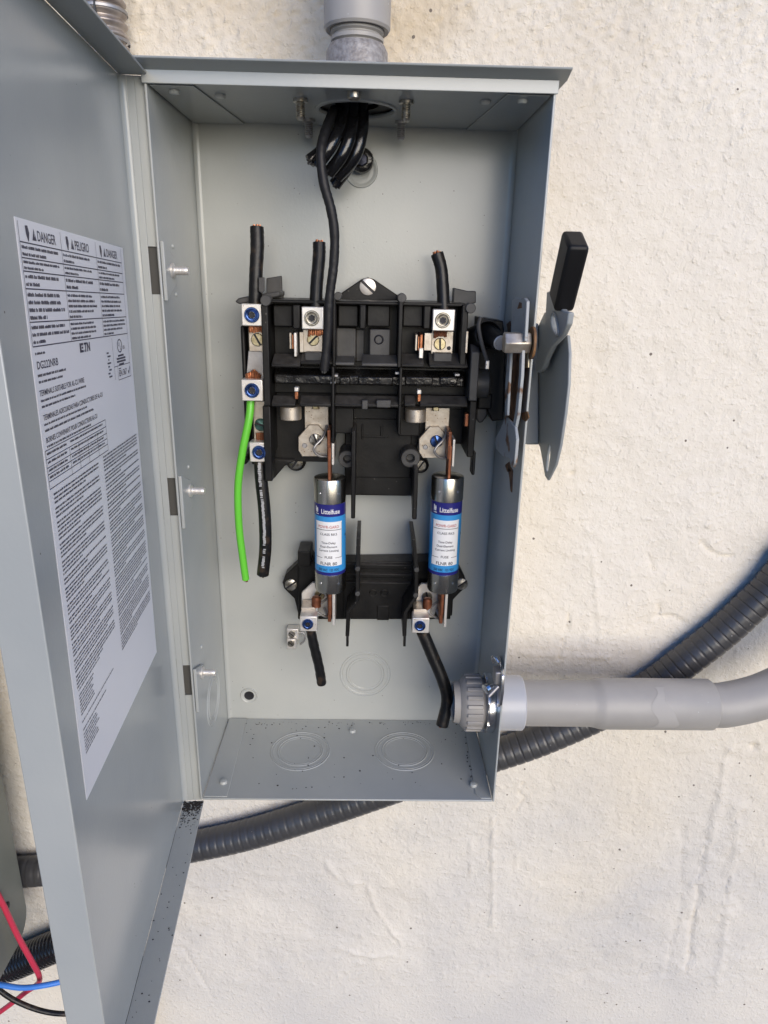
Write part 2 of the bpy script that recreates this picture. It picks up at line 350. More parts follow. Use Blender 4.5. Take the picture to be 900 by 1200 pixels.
def build_wall():
    X0, X1, Z0, Z1, st = -.62, .62, -.42, .86, .0024
    nx, nz = int((X1 - X0) / st) + 1, int((Z1 - Z0) / st) + 1
    xs, zs = np.linspace(X0, X1, nx), np.linspace(Z0, Z1, nz)
    GX, GZ = np.meshgrid(xs, zs)
    kx = np.fft.fftfreq(nx, st)[None, :]; kz = np.fft.fftfreq(nz, st)[:, None]
    def band(wl, aniso=1.0, seed=0):
        rs = np.random.RandomState(seed); w = rs.randn(nz, nx); k = np.sqrt((kx) ** 2 + (kz * aniso) ** 2) * wl
        f = np.exp(-(np.log(np.maximum(k, 1e-6)) ** 2) / .5); o = np.real(np.fft.ifft2(np.fft.fft2(w) * f)); return o / o.std()
    h = .00022 * band(.12, 1, 1) + .00012 * band(.035, 1, 2)
    m = band(.016, 1, 3); h += .00005 * m + .00030 * np.maximum(band(.0085, 1, 4) - .9, 0) + .00026 * np.maximum(band(.0065, 1, 31) - 1.2, 0)      # trowelled lumps
    patch = 1 / (1 + np.exp(-(band(.25, 1, 9)) * 2))
    h += .00008 * patch * np.abs(band(.016, 1.0, 5)) - .00010 * band(.0062, 1, 6) * (1.2 - patch)
    top = np.clip((GZ - .5) / .12, 0, 1); h += .00034 * top * band(.014, .38, 7)               # vertical streaking above the box
    def seg(pts, w, a, rough=0.0, sd=0):
        """a raised (a>0) or sunk (a<0) line along photo pixels"""
        rs = np.random.RandomState(sd); q = [P(u, v, YW) for u, v in pts]; d = np.full(h.shape, 9.)
        for p0, p1 in zip(q[:-1], q[1:]):
            ax, az, bx, bz = p0.x, p0.z, p1.x, p1.z; L2 = (bx - ax) ** 2 + (bz - az) ** 2
            t = np.clip(((GX - ax) * (bx - ax) + (GZ - az) * (bz - az)) / L2, 0, 1)
            d = np.minimum(d, np.hypot(GX - ax - t * (bx - ax), GZ - az - t * (bz - az)))
        ww = w * (1 + rough * band(.03, 1, sd + 50)); return a * np.exp(-(d / np.maximum(ww, w * .3)) ** 2)
    # plastered-over ridge at the lower right, drips, cracks, healed screw holes
    h += seg([(852, 880), (842, 935), (832, 985), (822, 1012)], .0045, .0011, .6, 11)
    h += seg([(828, 985), (820, 1025)], .0024, -.0016, .8, 12) + seg([(818, 1040), (804, 1140)], .0026, -.0016, .9, 13)
    h += seg([(866, 945), (858, 1020), (846, 1110), (835, 1190)], .0045, .0009, .8, 14) + seg([(800, 970), (798, 1060), (780, 1140)], .0035, -.0007, .8, 15)
    h += seg([(577, 958), (577, 1085)], .0016, .0012, .3, 16) + seg([(605, 1000), (604, 1018)], .0015, .001, .3, 17) + seg([(551, 985), (552, 1030)], .0016, .0010, .3, 18)
    h += seg([(666, 720), (662, 745), (655, 770)], .0013, -.0016, .3, 19) + seg([(611, 765), (640, 768), (715, 770)], .0016, .0009, .4, 20)
    h += seg([(612, 918), (608, 930), (615, 936), (604, 950)], .0014, -.0014, .3, 21) + seg([(770, 708), (774, 716), (768, 724), (790, 723), (802, 730)], .0015, -.0016, .3, 22)
    h += seg([(822, 635), (830, 645), (845, 653), (860, 652)], .0015, -.0015, .3, 23) + seg([(382, 1010), (400, 1033), (430, 1036), (440, 1065), (470, 1105)], .0015, .0012, .4, 24)
    h += seg([(400, 1112), (430, 1120), (460, 1118)], .0020, .0010, .4, 25) + seg([(215, 1110), (250, 1170)], .0013, -.0012, .2, 26) + seg([(760, 650), (766, 668)], .0013, -.0012, .2, 27)
    h += seg([(690, 640), (694, 655), (698, 690), (704, 752)], .0016, .0008, .3, 28)
    for (u, v, r, a) in ((650, 296, 5, .0016), (695, 482, 5, .0018), (636, 718, 5, .0016), (878, 281, 3, .0012), (884, 876, 6, -.0022), (395, 1110, 4, .0012), (700, 95, 4, .001), (670, 555, 3, -.002), (770, 1192, 7, .002), (850, 1192, 7, .0018), (900, 650, 8, -.0016)):
        c = P(u, v, YW); r *= .00078; dd = np.hypot(GX - c.x, GZ - c.z); h += a * (np.exp(-(dd / r) ** 2) - .9 * np.exp(-(dd / (r * .45)) ** 2) * (a > 0))
    fade = np.clip(np.minimum(np.minimum(GX - X0, X1 - GX), np.minimum(GZ - Z0, Z1 - GZ)) / .06, 0, 1); h *= fade * 1.9
    V = np.stack([GX.ravel(), (YW - h).ravel(), GZ.ravel()], 1)
    i = np.arange(nx - 1)[None, :] + nx * np.arange(nz - 1)[:, None]; i = i.ravel()
    F = np.stack([i, i + 1, i + 1 + nx, i + nx], 1)
    # the rest of the wall, flush with the patch, and its thickness, top and back
    xl, xr, zb, zt, T = -9., 1.7, ZG, WALL_TOP, 1.5
    n0 = len(V)
    ex = [(xl, YW, zb), (xr, YW, zb), (xr, YW, zt), (xl, YW, zt), (X0, YW, Z0), (X1, YW, Z0), (X1, YW, Z1), (X0, YW, Z1),
          (xl, YW + T, zb), (xr, YW + T, zb), (xr, YW + T, zt), (xl, YW + T, zt)]
    ef = [(0, 1, 5, 4), (1, 2, 6, 5), (2, 3, 7, 6), (3, 0, 4, 7), (3, 2, 10, 11), (0, 3, 11, 8), (2, 1, 9, 10), (9, 8, 11, 10)]
    V = np.vstack([V, np.array(ex)]); me = bpy.data.meshes.new('stucco_wall')
    nf = len(F) + len(ef); me.vertices.add(len(V)); me.vertices.foreach_set('co', (V - np.array([0, YW, ZG])).ravel())
    lp = np.concatenate([F.ravel(), np.array(ef).ravel() + n0]); me.loops.add(len(lp)); me.loops.foreach_set('vertex_index', lp.astype(np.int32))
    me.polygons.add(nf); me.polygons.foreach_set('loop_start', np.arange(nf, dtype=np.int32) * 4)
    me.update(calc_edges=True); me.validate()
    sm = np.zeros(nf, dtype=bool); sm[:len(F)] = True; me.polygons.foreach_set('use_smooth', sm)
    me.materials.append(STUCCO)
    ob = bpy.data.objects.new('stucco_wall', me); COL.objects.link(ob); ob.location = (0, YW, ZG)
    tag(ob, 'cream painted stucco wall with cracks and drips behind the electrical box', 'wall')
WALL_TOP = 1.75
build_wall()

# ------------------------------------------------------------------ the steel enclosure with its open door
box = thing('electrical_enclosure', 'open grey steel electrical box fixed to the cream wall, door swung to its side', 'electrical box', (0, 0, 0))
t = .0016
def fillet(mb, cx, cy, z0, z1, r, q):        # rounded inside corner between back and side sheets
    n = 6; pts = []
    for i in range(n + 1):
        a = math.pi / 2 * i / n; pts.append((cx + q * (r - r * math.sin(a)), cy - (r - r * math.cos(a))))
    v = [(p[0], p[1], z0) for p in pts] + [(p[0], p[1], z1) for p in pts]
    mb.add(v, [(i, i + 1, n + 2 + i, n + 1 + i) for i in range(n)])
# back panel, with the mounting dimples
m = MB(); m.box(-HW, HW, 0, t, -t, H + t)
fillet(m, -HW + .0002, -.0001, .001, H - .001, .004, 1); fillet(m, HW - .0002, -.0001, .001, H - .001, .004, -1)
m.build('back_panel', PAINT, box)
def dimple(u, v, r, dark):
    c = P(u, v, 0); d = MB()
    d.lathe([(r, -.0002), (r * .93, .0012), (r * .86, .0012), (r * .74, .0004)], c, (0, -1, 0), 32, 0, caps=False)
    d.lathe([(r * .74, .0004), (r * .55, .0003)], c, (0, -1, 0), 32, 0, caps=False)
    d.lathe([(r * .55, .0003), (r * .50, .0002), (r * .46, .0001), (0, .0001)], c, (0, -1, 0), 28, dark, caps=False)
    d.build('mounting_dimple', [PAINT, SOCKET], box); return c
c = dimple(292, 815, .0090, 1); dimple(423, 199, .0135, 0)
# sides: inner faces at x = +-HW, open front at y = -D
for sx, nm in ((-1, 'left'), (1, 'right')):
    m = MB(); m.box(sx * HW, sx * (HW + t), -D, -.0002, -t, H + t); 
    o = m.build('side_panel', PAINT, box, bevel=.0005)
def holed_sheet(outer, inner, z0, z1):
    bm = bmesh.new()
    def loop(pts):
        vs = [bm.verts.new((p[0], p[1], z0)) for p in pts]; return [bm.edges.new((vs[i], vs[(i + 1) % len(vs)])) for i in range(len(vs))]
    bmesh.ops.triangle_fill(bm, use_beauty=True, use_dissolve=False, edges=loop(outer) + loop(inner))
    r = bmesh.ops.extrude_face_region(bm, geom=bm.faces[:]); bmesh.ops.translate(bm, verts=[v for v in r['geom'] if isinstance(v, bmesh.types.BMVert)], vec=(0, 0, z1 - z0))
    bm.verts.index_update(); mb = MB(); mb.add([v.co[:] for v in bm.verts], [tuple(v.index for v in f.verts) for f in bm.faces]); bm.free(); return mb
HOLE = PZ(418, 128, H); HR = .0255
m = holed_sheet([(-HW + .0003, -D + .0008), (HW - .0003, -D + .0008), (HW - .0003, -.0003), (-HW + .0003, -.0003)], [(HOLE.x + HR * math.cos(i * math.pi / 24), HOLE.y + HR * math.sin(i * math.pi / 24)) for i in range(48)], H, H + t)
m.box(-HW - t - .001, HW + t + .001, -D - .0012, -D + .0006, H - .0006, H + .0072)       # turned-up front edge
m.build('top_panel', PAINT, box, bevel=.0004)
hd = MB()                                   # drip hood
yh = -D - .0015
hd.prism([(yh, H + .0066), (yh - .0105, H + .0100), (yh - .0107, H + .0112), (yh, H + .0080), (-.0, H + .0060), (0, H + .0046)], 'x', -HW - .004, HW + .0075)
hd.build('rain_hood', PAINT_OUT, box, bevel=.0004)
m = MB(); m.box(-HW + .0003, HW - .0003, -D, -.0003, -t, 0)
xa, xb = P(290, 845, 0).x, P(543, 845, 0).x
m.build('bottom_panel', PAINT, box, bevel=.0005)
# side sheets turn under: tabs on the floor and on the ceiling, each with its rivets
zt = .0010
m = MB()
m.prism([(-HW + .001, -.001), (xa, -.001), (PZ(265, 934, 0).x + .001, -D + .0015), (-HW + .001, -D + .0015)], 'z', .0002, zt)
m.build('floor_tab', PAINT, box, bevel=.0003); m = MB()
m.prism([(HW - .001, -.001), (xb, -.001), (PZ(556, 925, 0).x, -D + .007), (PZ(556, 925, 0).x + .004, -D + .0015), (HW - .001, -D + .0015)], 'z', .0002, zt)
m.build('floor_tab', PAINT, box, bevel=.0003)
m = MB()
m.prism([(-HW + .001, -.001), (-HW + .040, -.001), (-HW + .028, -D + .003), (-HW + .001, -D + .003)], 'z', H - zt, H - .0002)
m.build('ceiling_tab', PAINT, box, bevel=.0003); m = MB()
m.prism([(HW - .001, -.001), (HW - .040, -.001), (HW - .028, -D + .003), (HW - .001, -D + .003)], 'z', H - zt, H - .0002)
m.build('ceiling_tab', PAINT, box, bevel=.0003)
for (u, v, z, dn) in ((262, 917, .001, 1), (555, 920, .001, 1), (413, 857, 0, 1), (204, 106, H - .001, -1), (258, 111, H, -1), (569, 118, H, -1), (612, 117, H - .001, -1)):
    q = PZ(u, v, z); m = MB(); m.lathe([(.0034, -.0006), (.0034, .0012), (.0028, .0022), (.0012, .0026), (0, .0026)], q, (0, 0, dn), 18)
    m.build('rivet', PAINT, box)
# knockouts: stepped rings struck into the sheets
def knockout(c, ax, r1, r2):
    k = MB()
    for r in (r1, r2):
        k.lathe([(r + .0016, -.0002), (r + .0008, .0005), (r + .0002, -.0002)], c, ax, 56, 0, caps=False)
        k.lathe([(r - .0010, -.0002), (r - .0014, .0003), (r - .0022, -.0002)], c, ax, 56, 0, caps=False)
    k.build('knockout', PAINT, box)
knockout(P(428, 790, 0), (0, -1, 0), .0240, .0178)
knockout(PZ(352, 880, 0), (0, 0, 1), .0270, .0205); knockout(PZ(474, 880, 0), (0, 0, 1), .0270, .0205)
knockout(PX(250, 818, -HW), (1, 0, 0), .0240, .0180)
# cable entry in the ceiling: dark round opening with its bolts
m = MB(); m.lathe([(.0290, .0003), (.0284, -.0010), (.0262, -.0012), (.0254, .0004)], (HOLE.x, HOLE.y, H), (0, 0, 1), 48, 0, caps=False)
m.build('entry_rim', PAINT, box)
for (u, v, y) in ((352, 124, None), (476, 126, None), (362, 147, 1), (470, 149, 1), (415, 116, None)):
    q = PZ(u, v, H - .004); m = MB()
    prof = [(.0048, 0), (.0048, .002), (.0030, .0026)]
    for i in range(7): prof += [(.0032, .003 + i * .0013), (.0026, .0036 + i * .0013)]
    prof += [(.0022, .0124), (0, .0125)]
    if u == 415: prof = [(.0042, 0), (.0042, .0036), (.0034, .0044), (0, .0045)]
    m.lathe(prof, (q.x, q.y, H), (0, 0, -1), 16); m.build('hub_bolt', DULL if y else SCREWS, box)
# hinge leaves on the left side, each held by a stud
for (u0, v0, u1, v1, us, vs) in ((189, 283, 200, 352, 206, 317), (208, 553, 221, 614, 227, 575), (226, 776, 237, 826, 241, 788)):
    a, b = PX(u0, v0, -HW), PX(u1, v1, -HW)
    ya, yb = min(a.y, b.y), max(a.y, b.y); za, zb = P(u0 + 3, v1, -D + .012).z, P(u0 + 3, v0, -D + .012).z
    m = MB(); yl = -D + .0012; yr = -D + .026
    m.prism([(yl, za), (yr, za + .010), (yr, zb - .010), (yl, zb)], 'x', -HW + .0002, -HW + .0028)
    lf = m.build('hinge_leaf', PAINT, box, bevel=.0006)
    q = PX(us - 4, vs, -HW + .003); m = MB(); prof = [(.0050, 0), (.0050, .0012), (.0030, .0020)]
    for i in range(8): prof += [(.0030, .0022 + i * .0010), (.0027, .0027 + i * .0010)]
    prof += [(.0025, .0112), (0, .0113)]
    m.lathe(prof, (-HW + .0028, q.y, q.z), (1, 0, 0), 16); m.build('stud', ALU, lf)
    for dz in (.016, -.016):
        m = MB(); m.lathe([(.0016, -.0002), (.0012, .0008), (0, .001)], (-HW + .0002, yr + .006, q.z + dz), (1, 0, 0), 10); m.build('rivet', PAINT, lf)

# door: one folded sheet, swung open to the left; hinge line at the left front edge
A0 = Vector((-.1416, -.11235, 0)); DD = Vector((.07306, -.99733, 0)); DN = Vector((.99733, .07306, 0))   # along the door, and out of its inner face
DZ0, DZ1, DL = -.004, .5405, .2525
def dp(s, n, z): q = A0 + DD * s + DN * n; return (q.x, q.y, z)
def dbox(mb, s0, s1, n0, n1, z0, z1, mi=0, slope=0):
    v = [dp(s, n, z) for z in (z0, z1) for n in (n0, n1) for s in (s0, s1)]
    if slope: v = [dp(s + (slope if n == n1 else 0), n, z) for z in (z0, z1) for n in (n0, n1) for s in (s0, s1)]
    return mb.add(v, [(0, 2, 3, 1), (4, 5, 7, 6), (0, 1, 5, 4), (2, 6, 7, 3), (0, 4, 6, 2), (1, 3, 7, 5)], mi)
fl = .0172; td = .0016
m = MB()
dbox(m, .0022, DL, -td, 0, DZ0, DZ1)
door = m.build('door', PAINT, box, bevel=.0004)
m = MB(); dbox(m, .0008, DL, .0, fl, DZ0 - td, DZ0); m.build('bottom_flange', PAINT, door, bevel=.0004)
m = MB(); dbox(m, .0008, DL, .0, fl, DZ1, DZ1 + td); m.build('top_flange', PAINT_OUT, door, bevel=.0004)
m = MB(); dbox(m, DL, DL + td, -td, fl, DZ0 - td, DZ1 + td, slope=.004); m.build('edge_flange', PAINT, door, bevel=.0005)
# hinge flange: bends with a soft double crease, notched where the hinge leaves pass through
m = MB(); ns = 10; rr = .0038; pts = []
for i in range(ns + 1):
    a = math.pi / 2 * i / ns; pts.append((rr - rr * math.sin(a), rr - rr * math.cos(a) - .0))
prof = [(.0045, 0)] + [(p[0], p[1]) for p in pts]            # (s, n) from the door face round to the flange
v = [dp(p[0], p[1], z) for z in (DZ0, DZ1) for p in prof]; k = len(prof)
m.add(v, [(i, i + 1, k + i + 1, k + i) for i in range(k - 1)])
nE = .0154
zs = sorted([(P(181, 345, -.113).z, P(181, 289, -.113).z), (P(201, 605, -.113).z, P(201, 561, -.113).z), (P(218, 816, -.113).z, P(218, 781, -.113).z)])
dbox(m, -.0014, .0, rr, .0085, DZ0, DZ1)
lo = DZ0
for za, zb in zs:
    dbox(m, -.0014, .0, .0085, nE, lo, za); lo = zb
dbox(m, -.0014, .0, .0085, nE, lo, DZ1)
m.build('hinge_flange', PAINT, door, bevel=.0003)
for za, zb in zs:                                            # leaf strip filling its notch, coloured dark for the slot's shade
    m = MB(); m.box(-HW - .0165, -HW - t - .0004, -D + .0045, -D + .0065, za - .004, zb + .004); m.build('shaded_knuckle', HINGE_SHADE, door)

# the warning label stuck on the door: paper, rules, lettering ------------------------------
th = rad(2.2); LT = (.1888, .4465); LW, LH = .158, .2757
def lp(x, y, n=0.0):                                         # mm across and down the label -> world
    s = LT[0] + (-math.cos(th) * x + math.sin(th) * y) * .001; z = LT[1] + (-math.sin(th) * x - math.cos(th) * y) * .001
    return dp(s, .0003 + n, z)
m = MB(); 
m.add([lp(0, 0), lp(158, 0), lp(158, 275.7), lp(0, 275.7)], [(0, 1, 2, 3)], 0)
m.add([lp(0, 0, -.0003), lp(158, 0, -.0003), lp(158, 275.7, -.0003), lp(0, 275.7, -.0003)] + [lp(0, 0), lp(158, 0), lp(158, 275.7), lp(0, 275.7)], [(0, 1, 5, 4), (1, 2, 6, 5), (2, 3, 7, 6), (3, 0, 4, 7)], 0)
E_ = .00012
def bar(x0, y0, x1, y1, mi=1): m.add([lp(x0, y0, E_), lp(x1, y0, E_), lp(x1, y1, E_), lp(x0, y1, E_)], [(0, 1, 2, 3)], mi)
def ltext(s, x, y, h, w=None, mi=1, n=E_):                   # cap height h, baseline y
    vs, fs = text2d(s); k = h / .70; kx = k if w is None else w / vs[:, 0].max()
    m.add([lp(x + a * kx, y - b * k, n) for a, b in vs], fs, mi)
rl = random.Random(5)
def fine(x0, x1, y, h=.9, frac=1.0, mi=2):                   # a line of print too small to read: word-long marks
    x = x0; end = x0 + (x1 - x0) * frac
    while x < end - .8:
        for _ in range(rl.randint(2, 9)):
            w = h * rl.uniform(.35, .70); hh = rl.choice((0, 0, 0, .25)) * h
            if x + w > end: break
            bar(x, y + hh, x + w, y + h, mi); x += w + h * .16
        x += h * .55
for yy in (9.1, 15.2, 20.4, 27.3, 40.7, 50.7): bar(2.2, yy - .25, 152, yy + .25)
for xx in (2.0, 49.6, 102.5, 152): bar(xx - .15, 1.2, xx + .15, 50.7)
for x0, wd in ((2, 'DANGER'), (49.6, 'PELIGRO'), (102.5, 'DANGER')):
    ltext(wd, x0 + 19, 7.4, 4.2, 22)
    m.add([lp(x0 + 13.6, 7.6, E_), lp(x0 + 18.0, 7.6, E_), lp(x0 + 15.8, 2.8, E_)], [(0, 1, 2)], 1)
    m.add([lp(x0 + 15.55, 4.4, E_ * 2), lp(x0 + 16.05, 4.4, E_ * 2), lp(x0 + 15.9, 6.2, E_ * 2), lp(x0 + 15.7, 6.2, E_ * 2)], [(0, 1, 2, 3)], 0)
    m.add([lp(x0 + 7.0, 2.4, E_), lp(x0 + 9.6, 2.2, E_), lp(x0 + 10.8, 5.0, E_), lp(x0 + 9.6, 8.4, E_), lp(x0 + 8.8, 8.4, E_), lp(x0 + 7.4, 5.6, E_)], [(0, 1, 2, 3, 4, 5)], 1)
rows = ((9.6, 15, 2), (15.6, 20.2, 2), (20.8, 27, 2), (28, 40.4, 4), (41.4, 50.4, 3))
for ci, x0 in enumerate((3.2, 51, 104)):
    for (ya, yb, nl) in rows:
        nl = nl + (1 if ci and nl > 2 else 0); st = (yb - ya) / nl
        for i in range(nl): fine(x0, x0 + 45, ya + st * i + st * .28, .46 * st if nl < 4 else .5 * st, rl.uniform(.8, 1) if i < nl - 1 else rl.uniform(.3, .75))
# maker's mark, type, wire notices
def glyph(*pts): m.add([lp(a, b, E_) for a, b in pts], [tuple(range(len(pts)))], 1)
glyph((60.5, 52.2), (66, 52.2), (66, 53.4), (62.8, 53.4), (62.8, 55.6), (66, 55.6), (66, 56.8), (60.5, 56.8)); bar(63.4, 54.0, 65.6, 55.0)
glyph((67.2, 56.8), (67.2, 55.7), (68.2, 55.7), (68.2, 56.8)); bar(67.0, 52.2, 71.4, 53.2); bar(68.7, 52.2, 70.0, 56.8)
glyph((71.6, 56.8), (71.6, 52.2), (73.0, 52.2), (75.2, 55.2), (75.2, 52.2), (76.6, 52.2), (76.6, 56.8), (75.4, 56.8), (73.0, 53.8), (73.0, 56.8))
fine(3.5, 15, 53.2, 1.0, mi=1)
ltext('DG222NRB', 3.8, 60.2, 3.3, 25)
fine(3.6, 38, 62.4, 1.1, mi=1); fine(3.8, 33, 65.2, 1.0, mi=1)
ltext('TERMINALS SUITABLE FOR AL-CU WIRE', 3.0, 71.6, 2.5, 59); fine(3.6, 64, 73.2, 1.0); fine(3.8, 47, 75.8, 1.0)
ltext('TERMINALES ADECUADAS PARA CONDUCTORES DE AL-CU', 4.0, 82.2, 2.4, 86); fine(4, 62, 83.6, 1.0); fine(4, 72, 86.2, 1.1)
ltext('BORNES CONVENANT POUR CONDUCTEURS AL-CU', 4.0, 92.2, 2.4, 73); fine(4.2, 66, 93.4, 1.0)
for i, yy in enumerate((95.3, 99.2, 103, 106, 109.2, 112.6)): bar(1.6, yy - .2, 90.5, yy + .2)
for xx in (1.6, 31, 44, 58, 74, 90.5): bar(xx - .15, 99.2 if 20 < xx < 80 else 95.3, xx + .15, 112.6)
for yy in (96.4, 100.2, 103.8, 107): 
    fine(3, 29, yy, 1.1, .95, 1); fine(33, 88, yy, 1.0, .95)
# listing panel, approval stamp, side column of figures
bar(117, 52.2, 117.3, 76, 1); bar(117, 68.4, 152, 68.8, 1); bar(124, 76.6, 152, 77.0, 1); bar(123.8, 69, 124.1, 77, 1); bar(151.8, 51, 152.1, 77, 1)
n_ = 26; ring = [(132 + 5.2 * math.cos(2 * math.pi * i / n_), 57.2 + 4.0 * math.sin(2 * math.pi * i / n_)) for i in range(n_)]
rin = [(132 + 4.2 * math.cos(2 * math.pi * i / n_), 57.2 + 3.3 * math.sin(2 * math.pi * i / n_)) for i in range(n_)]
m.add([lp(a, b, E_) for a, b in ring + rin], [(i, (i + 1) % n_, n_ + (i + 1) % n_, n_ + i) for i in range(n_)], 1)
ltext('U', 129.2, 57.4, 2.3, 2.6); ltext('L', 132.6, 59.4, 2.3, 2.2); ltext('US', 138.5, 59.4, 2.0, 4)
for i, w in enumerate((12, 19, 19, 11)): bar(133 - w / 2, 62.3 + i * 1.7, 133 + w / 2, 63.4 + i * 1.7, 1)
ltext('EN 367', 126, 74.8, 3.6, 17); bar(126, 70, 131, 70.6); m.add([lp(145.5, 73.2, E_), lp(146.6, 72.8, E_), lp(147.4, 73.9, E_), lp(150.4, 70.4, E_), lp(151, 71, E_), lp(147.6, 75.4, E_)], [(0, 1, 2, 3, 4, 5)], 1)
for i in range(8): bar(104.5 + (i % 3) * 1.1, 59.5 + i * 1.9, 108.5 + (i % 2) * 3, 60.4 + i * 1.9, 2)
# the two columns of small print
y = 115.4; k = 0
while y < 215:
    par = rl.randint(2, 5)
    for i in range(par):
        if y < 215: fine(5, 71, y, .95, 1.0 if i < par - 1 else rl.uniform(.3, .85)); y += 1.95
    y += .9
    if y > 165 and k == 0: k = 1
for (yy, x1, nl) in ((216, 40, 1), (219, 30, 7), (234, 62, 1), (238.5, 40, 1), (241, 30, 7)):
    for i in range(nl): fine(6, x1 + 10 * (nl == 1), yy + i * 1.8, .85, rl.uniform(.75, 1))
y = 114.2
while y < 226:
    par = rl.randint(2, 6)
    for i in range(par):
        if y < 236: fine(80, 153, y, .95, 1.0 if i < par - 1 else rl.uniform(.3, .85)); y += 1.9
    y += .7
m.build('warning_label', [PAPER, INK, INKG], door, smooth=False)

# embossed word on the back sheet
m = MB(); q = P(533, 336, 0); vs, fs = text2d('LINE'); k = .0115
m.add([(q.x + (a - vs[:, 0].max() + .3) * k, -.0005, q.z + b * k) for a, b in vs], fs); 
nb = len(m.v); m.build('embossed_word', PAINT, box, smooth=False)
#@@INNER

# ------------------------------------------------------------------ switch mechanism: black moulded block bolted to the back sheet
YF, YR, YM, YB = -.064, -.057, -.046, -.018          # fin fronts, rail fronts, recess panels, base plate
sw = thing('switch_block', 'black moulded switch block with a triangular ear in the upper half of the box', 'switch block', (P(430, 580, 0).x, -.002, P(430, 580, -.02).z))
def xr(u, v, y): return P(u, v, y).x
def pbox(mb, u0, v0, u1, v1, yf, yb, mi=0, taper=0.0):
    """box whose front face (at y = yf) covers the photo rectangle"""
    a, b = P(u0, (v0 + v1) / 2, yf), P(u1, (v0 + v1) / 2, yf); c_, d_ = P((u0 + u1) / 2, v0, yf), P((u0 + u1) / 2, v1, yf)
    return mb.box(a.x, b.x, yf, yb, d_.z, c_.z, mi, taper)
def part(name, mt, par, *rects, bevel=.0006, mis=None):
    m = MB()
    for r in rects: pbox(m, *r)
    return m.build(name, mt, par, bevel=bevel)
# base plate and the centre section
part('base_plate', PLASTIC, sw, (322, 352, 545, 478, -.030, -.001))
part('centre_plate', PLASTIC, sw, (404, 478, 489, 581, -.022, -.001), bevel=.001)
m = MB(); pbox(m, 411, 491, 482, 560, -.0245, -.021); m.build('raised_panel', PLASTIC, sw, bevel=.0008)
m = MB(); pbox(m, 424, 497, 426, 515, -.0262, -.0245); pbox(m, 424, 511, 455, 513, -.0262, -.0245); m.build('moulding_rib', PLASTIC, sw, bevel=.0004)
m = MB(); pbox(m, 446, 500, 449, 512, -.0262, -.0245); m.build('moulding_rib', PLASTIC, sw, bevel=.0004)
# triangular ear with its screw
ear = MB(); q = [P(u, v, -.012) for u, v in ((396, 352), (399, 344), (424, 327), (431, 325), (438, 327), (466, 346), (468, 352))]
ear.prism([(p.x, p.z) for p in q], 'y', -.012, -.001); er = ear.build('mounting_ear', PLASTIC, sw, bevel=.0008)
m = MB(); slot_screw(m, P(431, 336, -.012), .0066, ang=.85); m.build('mounting_screw', [ALU, SOCKET], er)
# top rail, its posts and recessed panels
part('top_rail', PLASTIC, sw, (314, 353, 546, 357.5, -.058, -.012), bevel=.0010)
for (u0, u1) in ((320, 343), (346, 352), (396, 420), (430, 457), (472, 496), (498, 505)):
    part('recess_panel', PLASTIC, sw, (u0, 357.5, u1, 383, -.048, -.028), bevel=.0010)
part('rail_post', PLASTIC, sw, (342.5, 357.5, 352, 386, -.0585, -.030), bevel=.0012)
part('rail_post', PLASTIC, sw, (421, 357.5, 429, 386, -.0585, -.030), bevel=.0012)
part('rail_post', PLASTIC, sw, (496, 357.5, 505, 386, -.0560, -.030), bevel=.0012)
# pockets under the rail: floors, cheeks, sloped ledges
part('pocket_wall', PLASTIC_G, sw, (394, 384, 417, 424, -.040, -.026), (417, 386, 427, 424, -.032, -.022), bevel=.0008)
nut = part('nut_plate', PLASTIC_G, sw, (433, 386, 457, 424, -.050, -.030), bevel=.0008)
m = MB(); q = P(444, 398, -.0502); m.lathe([(.0038, 0), (.0030, .0006), (.0026, .0004), (.0024, -.0012), (0, -.0012)], q, (0, -1, 0), 18, 0, caps=False); m.build('threaded_hole', SOCKET, nut)
def ledge(u0, u1, v0, v1, y0, y1, mt=PLASTIC, name='ledge'):
    a, b = P(u0, v1, y0), P(u1, v1, y0); zt_, zb_ = P(u0, v0, y1).z, P(u0, v1, y0).z
    m = MB(); m.prism([(y1, zt_), (y0, zb_ + .0022), (y0, zb_), (y1 + .012, zb_)], 'x', a.x, b.x); return m.build(name, mt, sw, bevel=.0006)
ledge(318, 352, 414, 430, -.063, -.046); ledge(392, 415, 417, 428, -.063, -.049, PLASTIC_G); ledge(424, 470, 415, 429, -.063, -.050, PLASTIC_G)
ledge(470, 497, 414, 430, -.062, -.046); ledge(503, 548, 413, 431, -.063, -.046); ledge(352, 392, 412, 427, -.060, -.046)
for u0, v0, u1, v1 in ((357, 413, 377, 423), (508, 414, 530, 425)): part('stop_block', PLASTIC_G, sw, (u0, v0, u1, v1, -.0575, -.045), bevel=.0008)
# rotor bay
part('rotor_bay', PLASTIC, sw, (316, 430, 548, 462, -.034, -.020))
m = MB(); a, b = P(318, 446, -.048), P(548, 446, -.048)
pbox(m, 317, 436, 548, 456, -.0545, -.034, taper=.0030); rot = m.build('rotor_bar', PLASTIC_W, sw, bevel=.0012)
for (u0, u1) in ((396, 412), (418, 462), (473, 509), (514, 538)):
    m = MB(); pbox(m, u0, 440, u1, 453, -.0575, -.045, taper=.0012); m.build('rotor_cam', PLASTIC_W, rot, bevel=.0010)
for (u, v) in ((393, 441), (466, 438), (536, 440), (390, 449)):
    m = MB(); pbox(m, u - 3, v - 2, u + 3, v + 1, -.0590, -.050); m.build('rotor_clip', DULL, rot, bevel=.0004)
for (u0, u1) in ((318, 346), (351, 388), (392, 470), (474, 487), (492, 548)):
    ledge(u0, u1, 463, 476.5, -.063, -.052, name='lower_ledge')
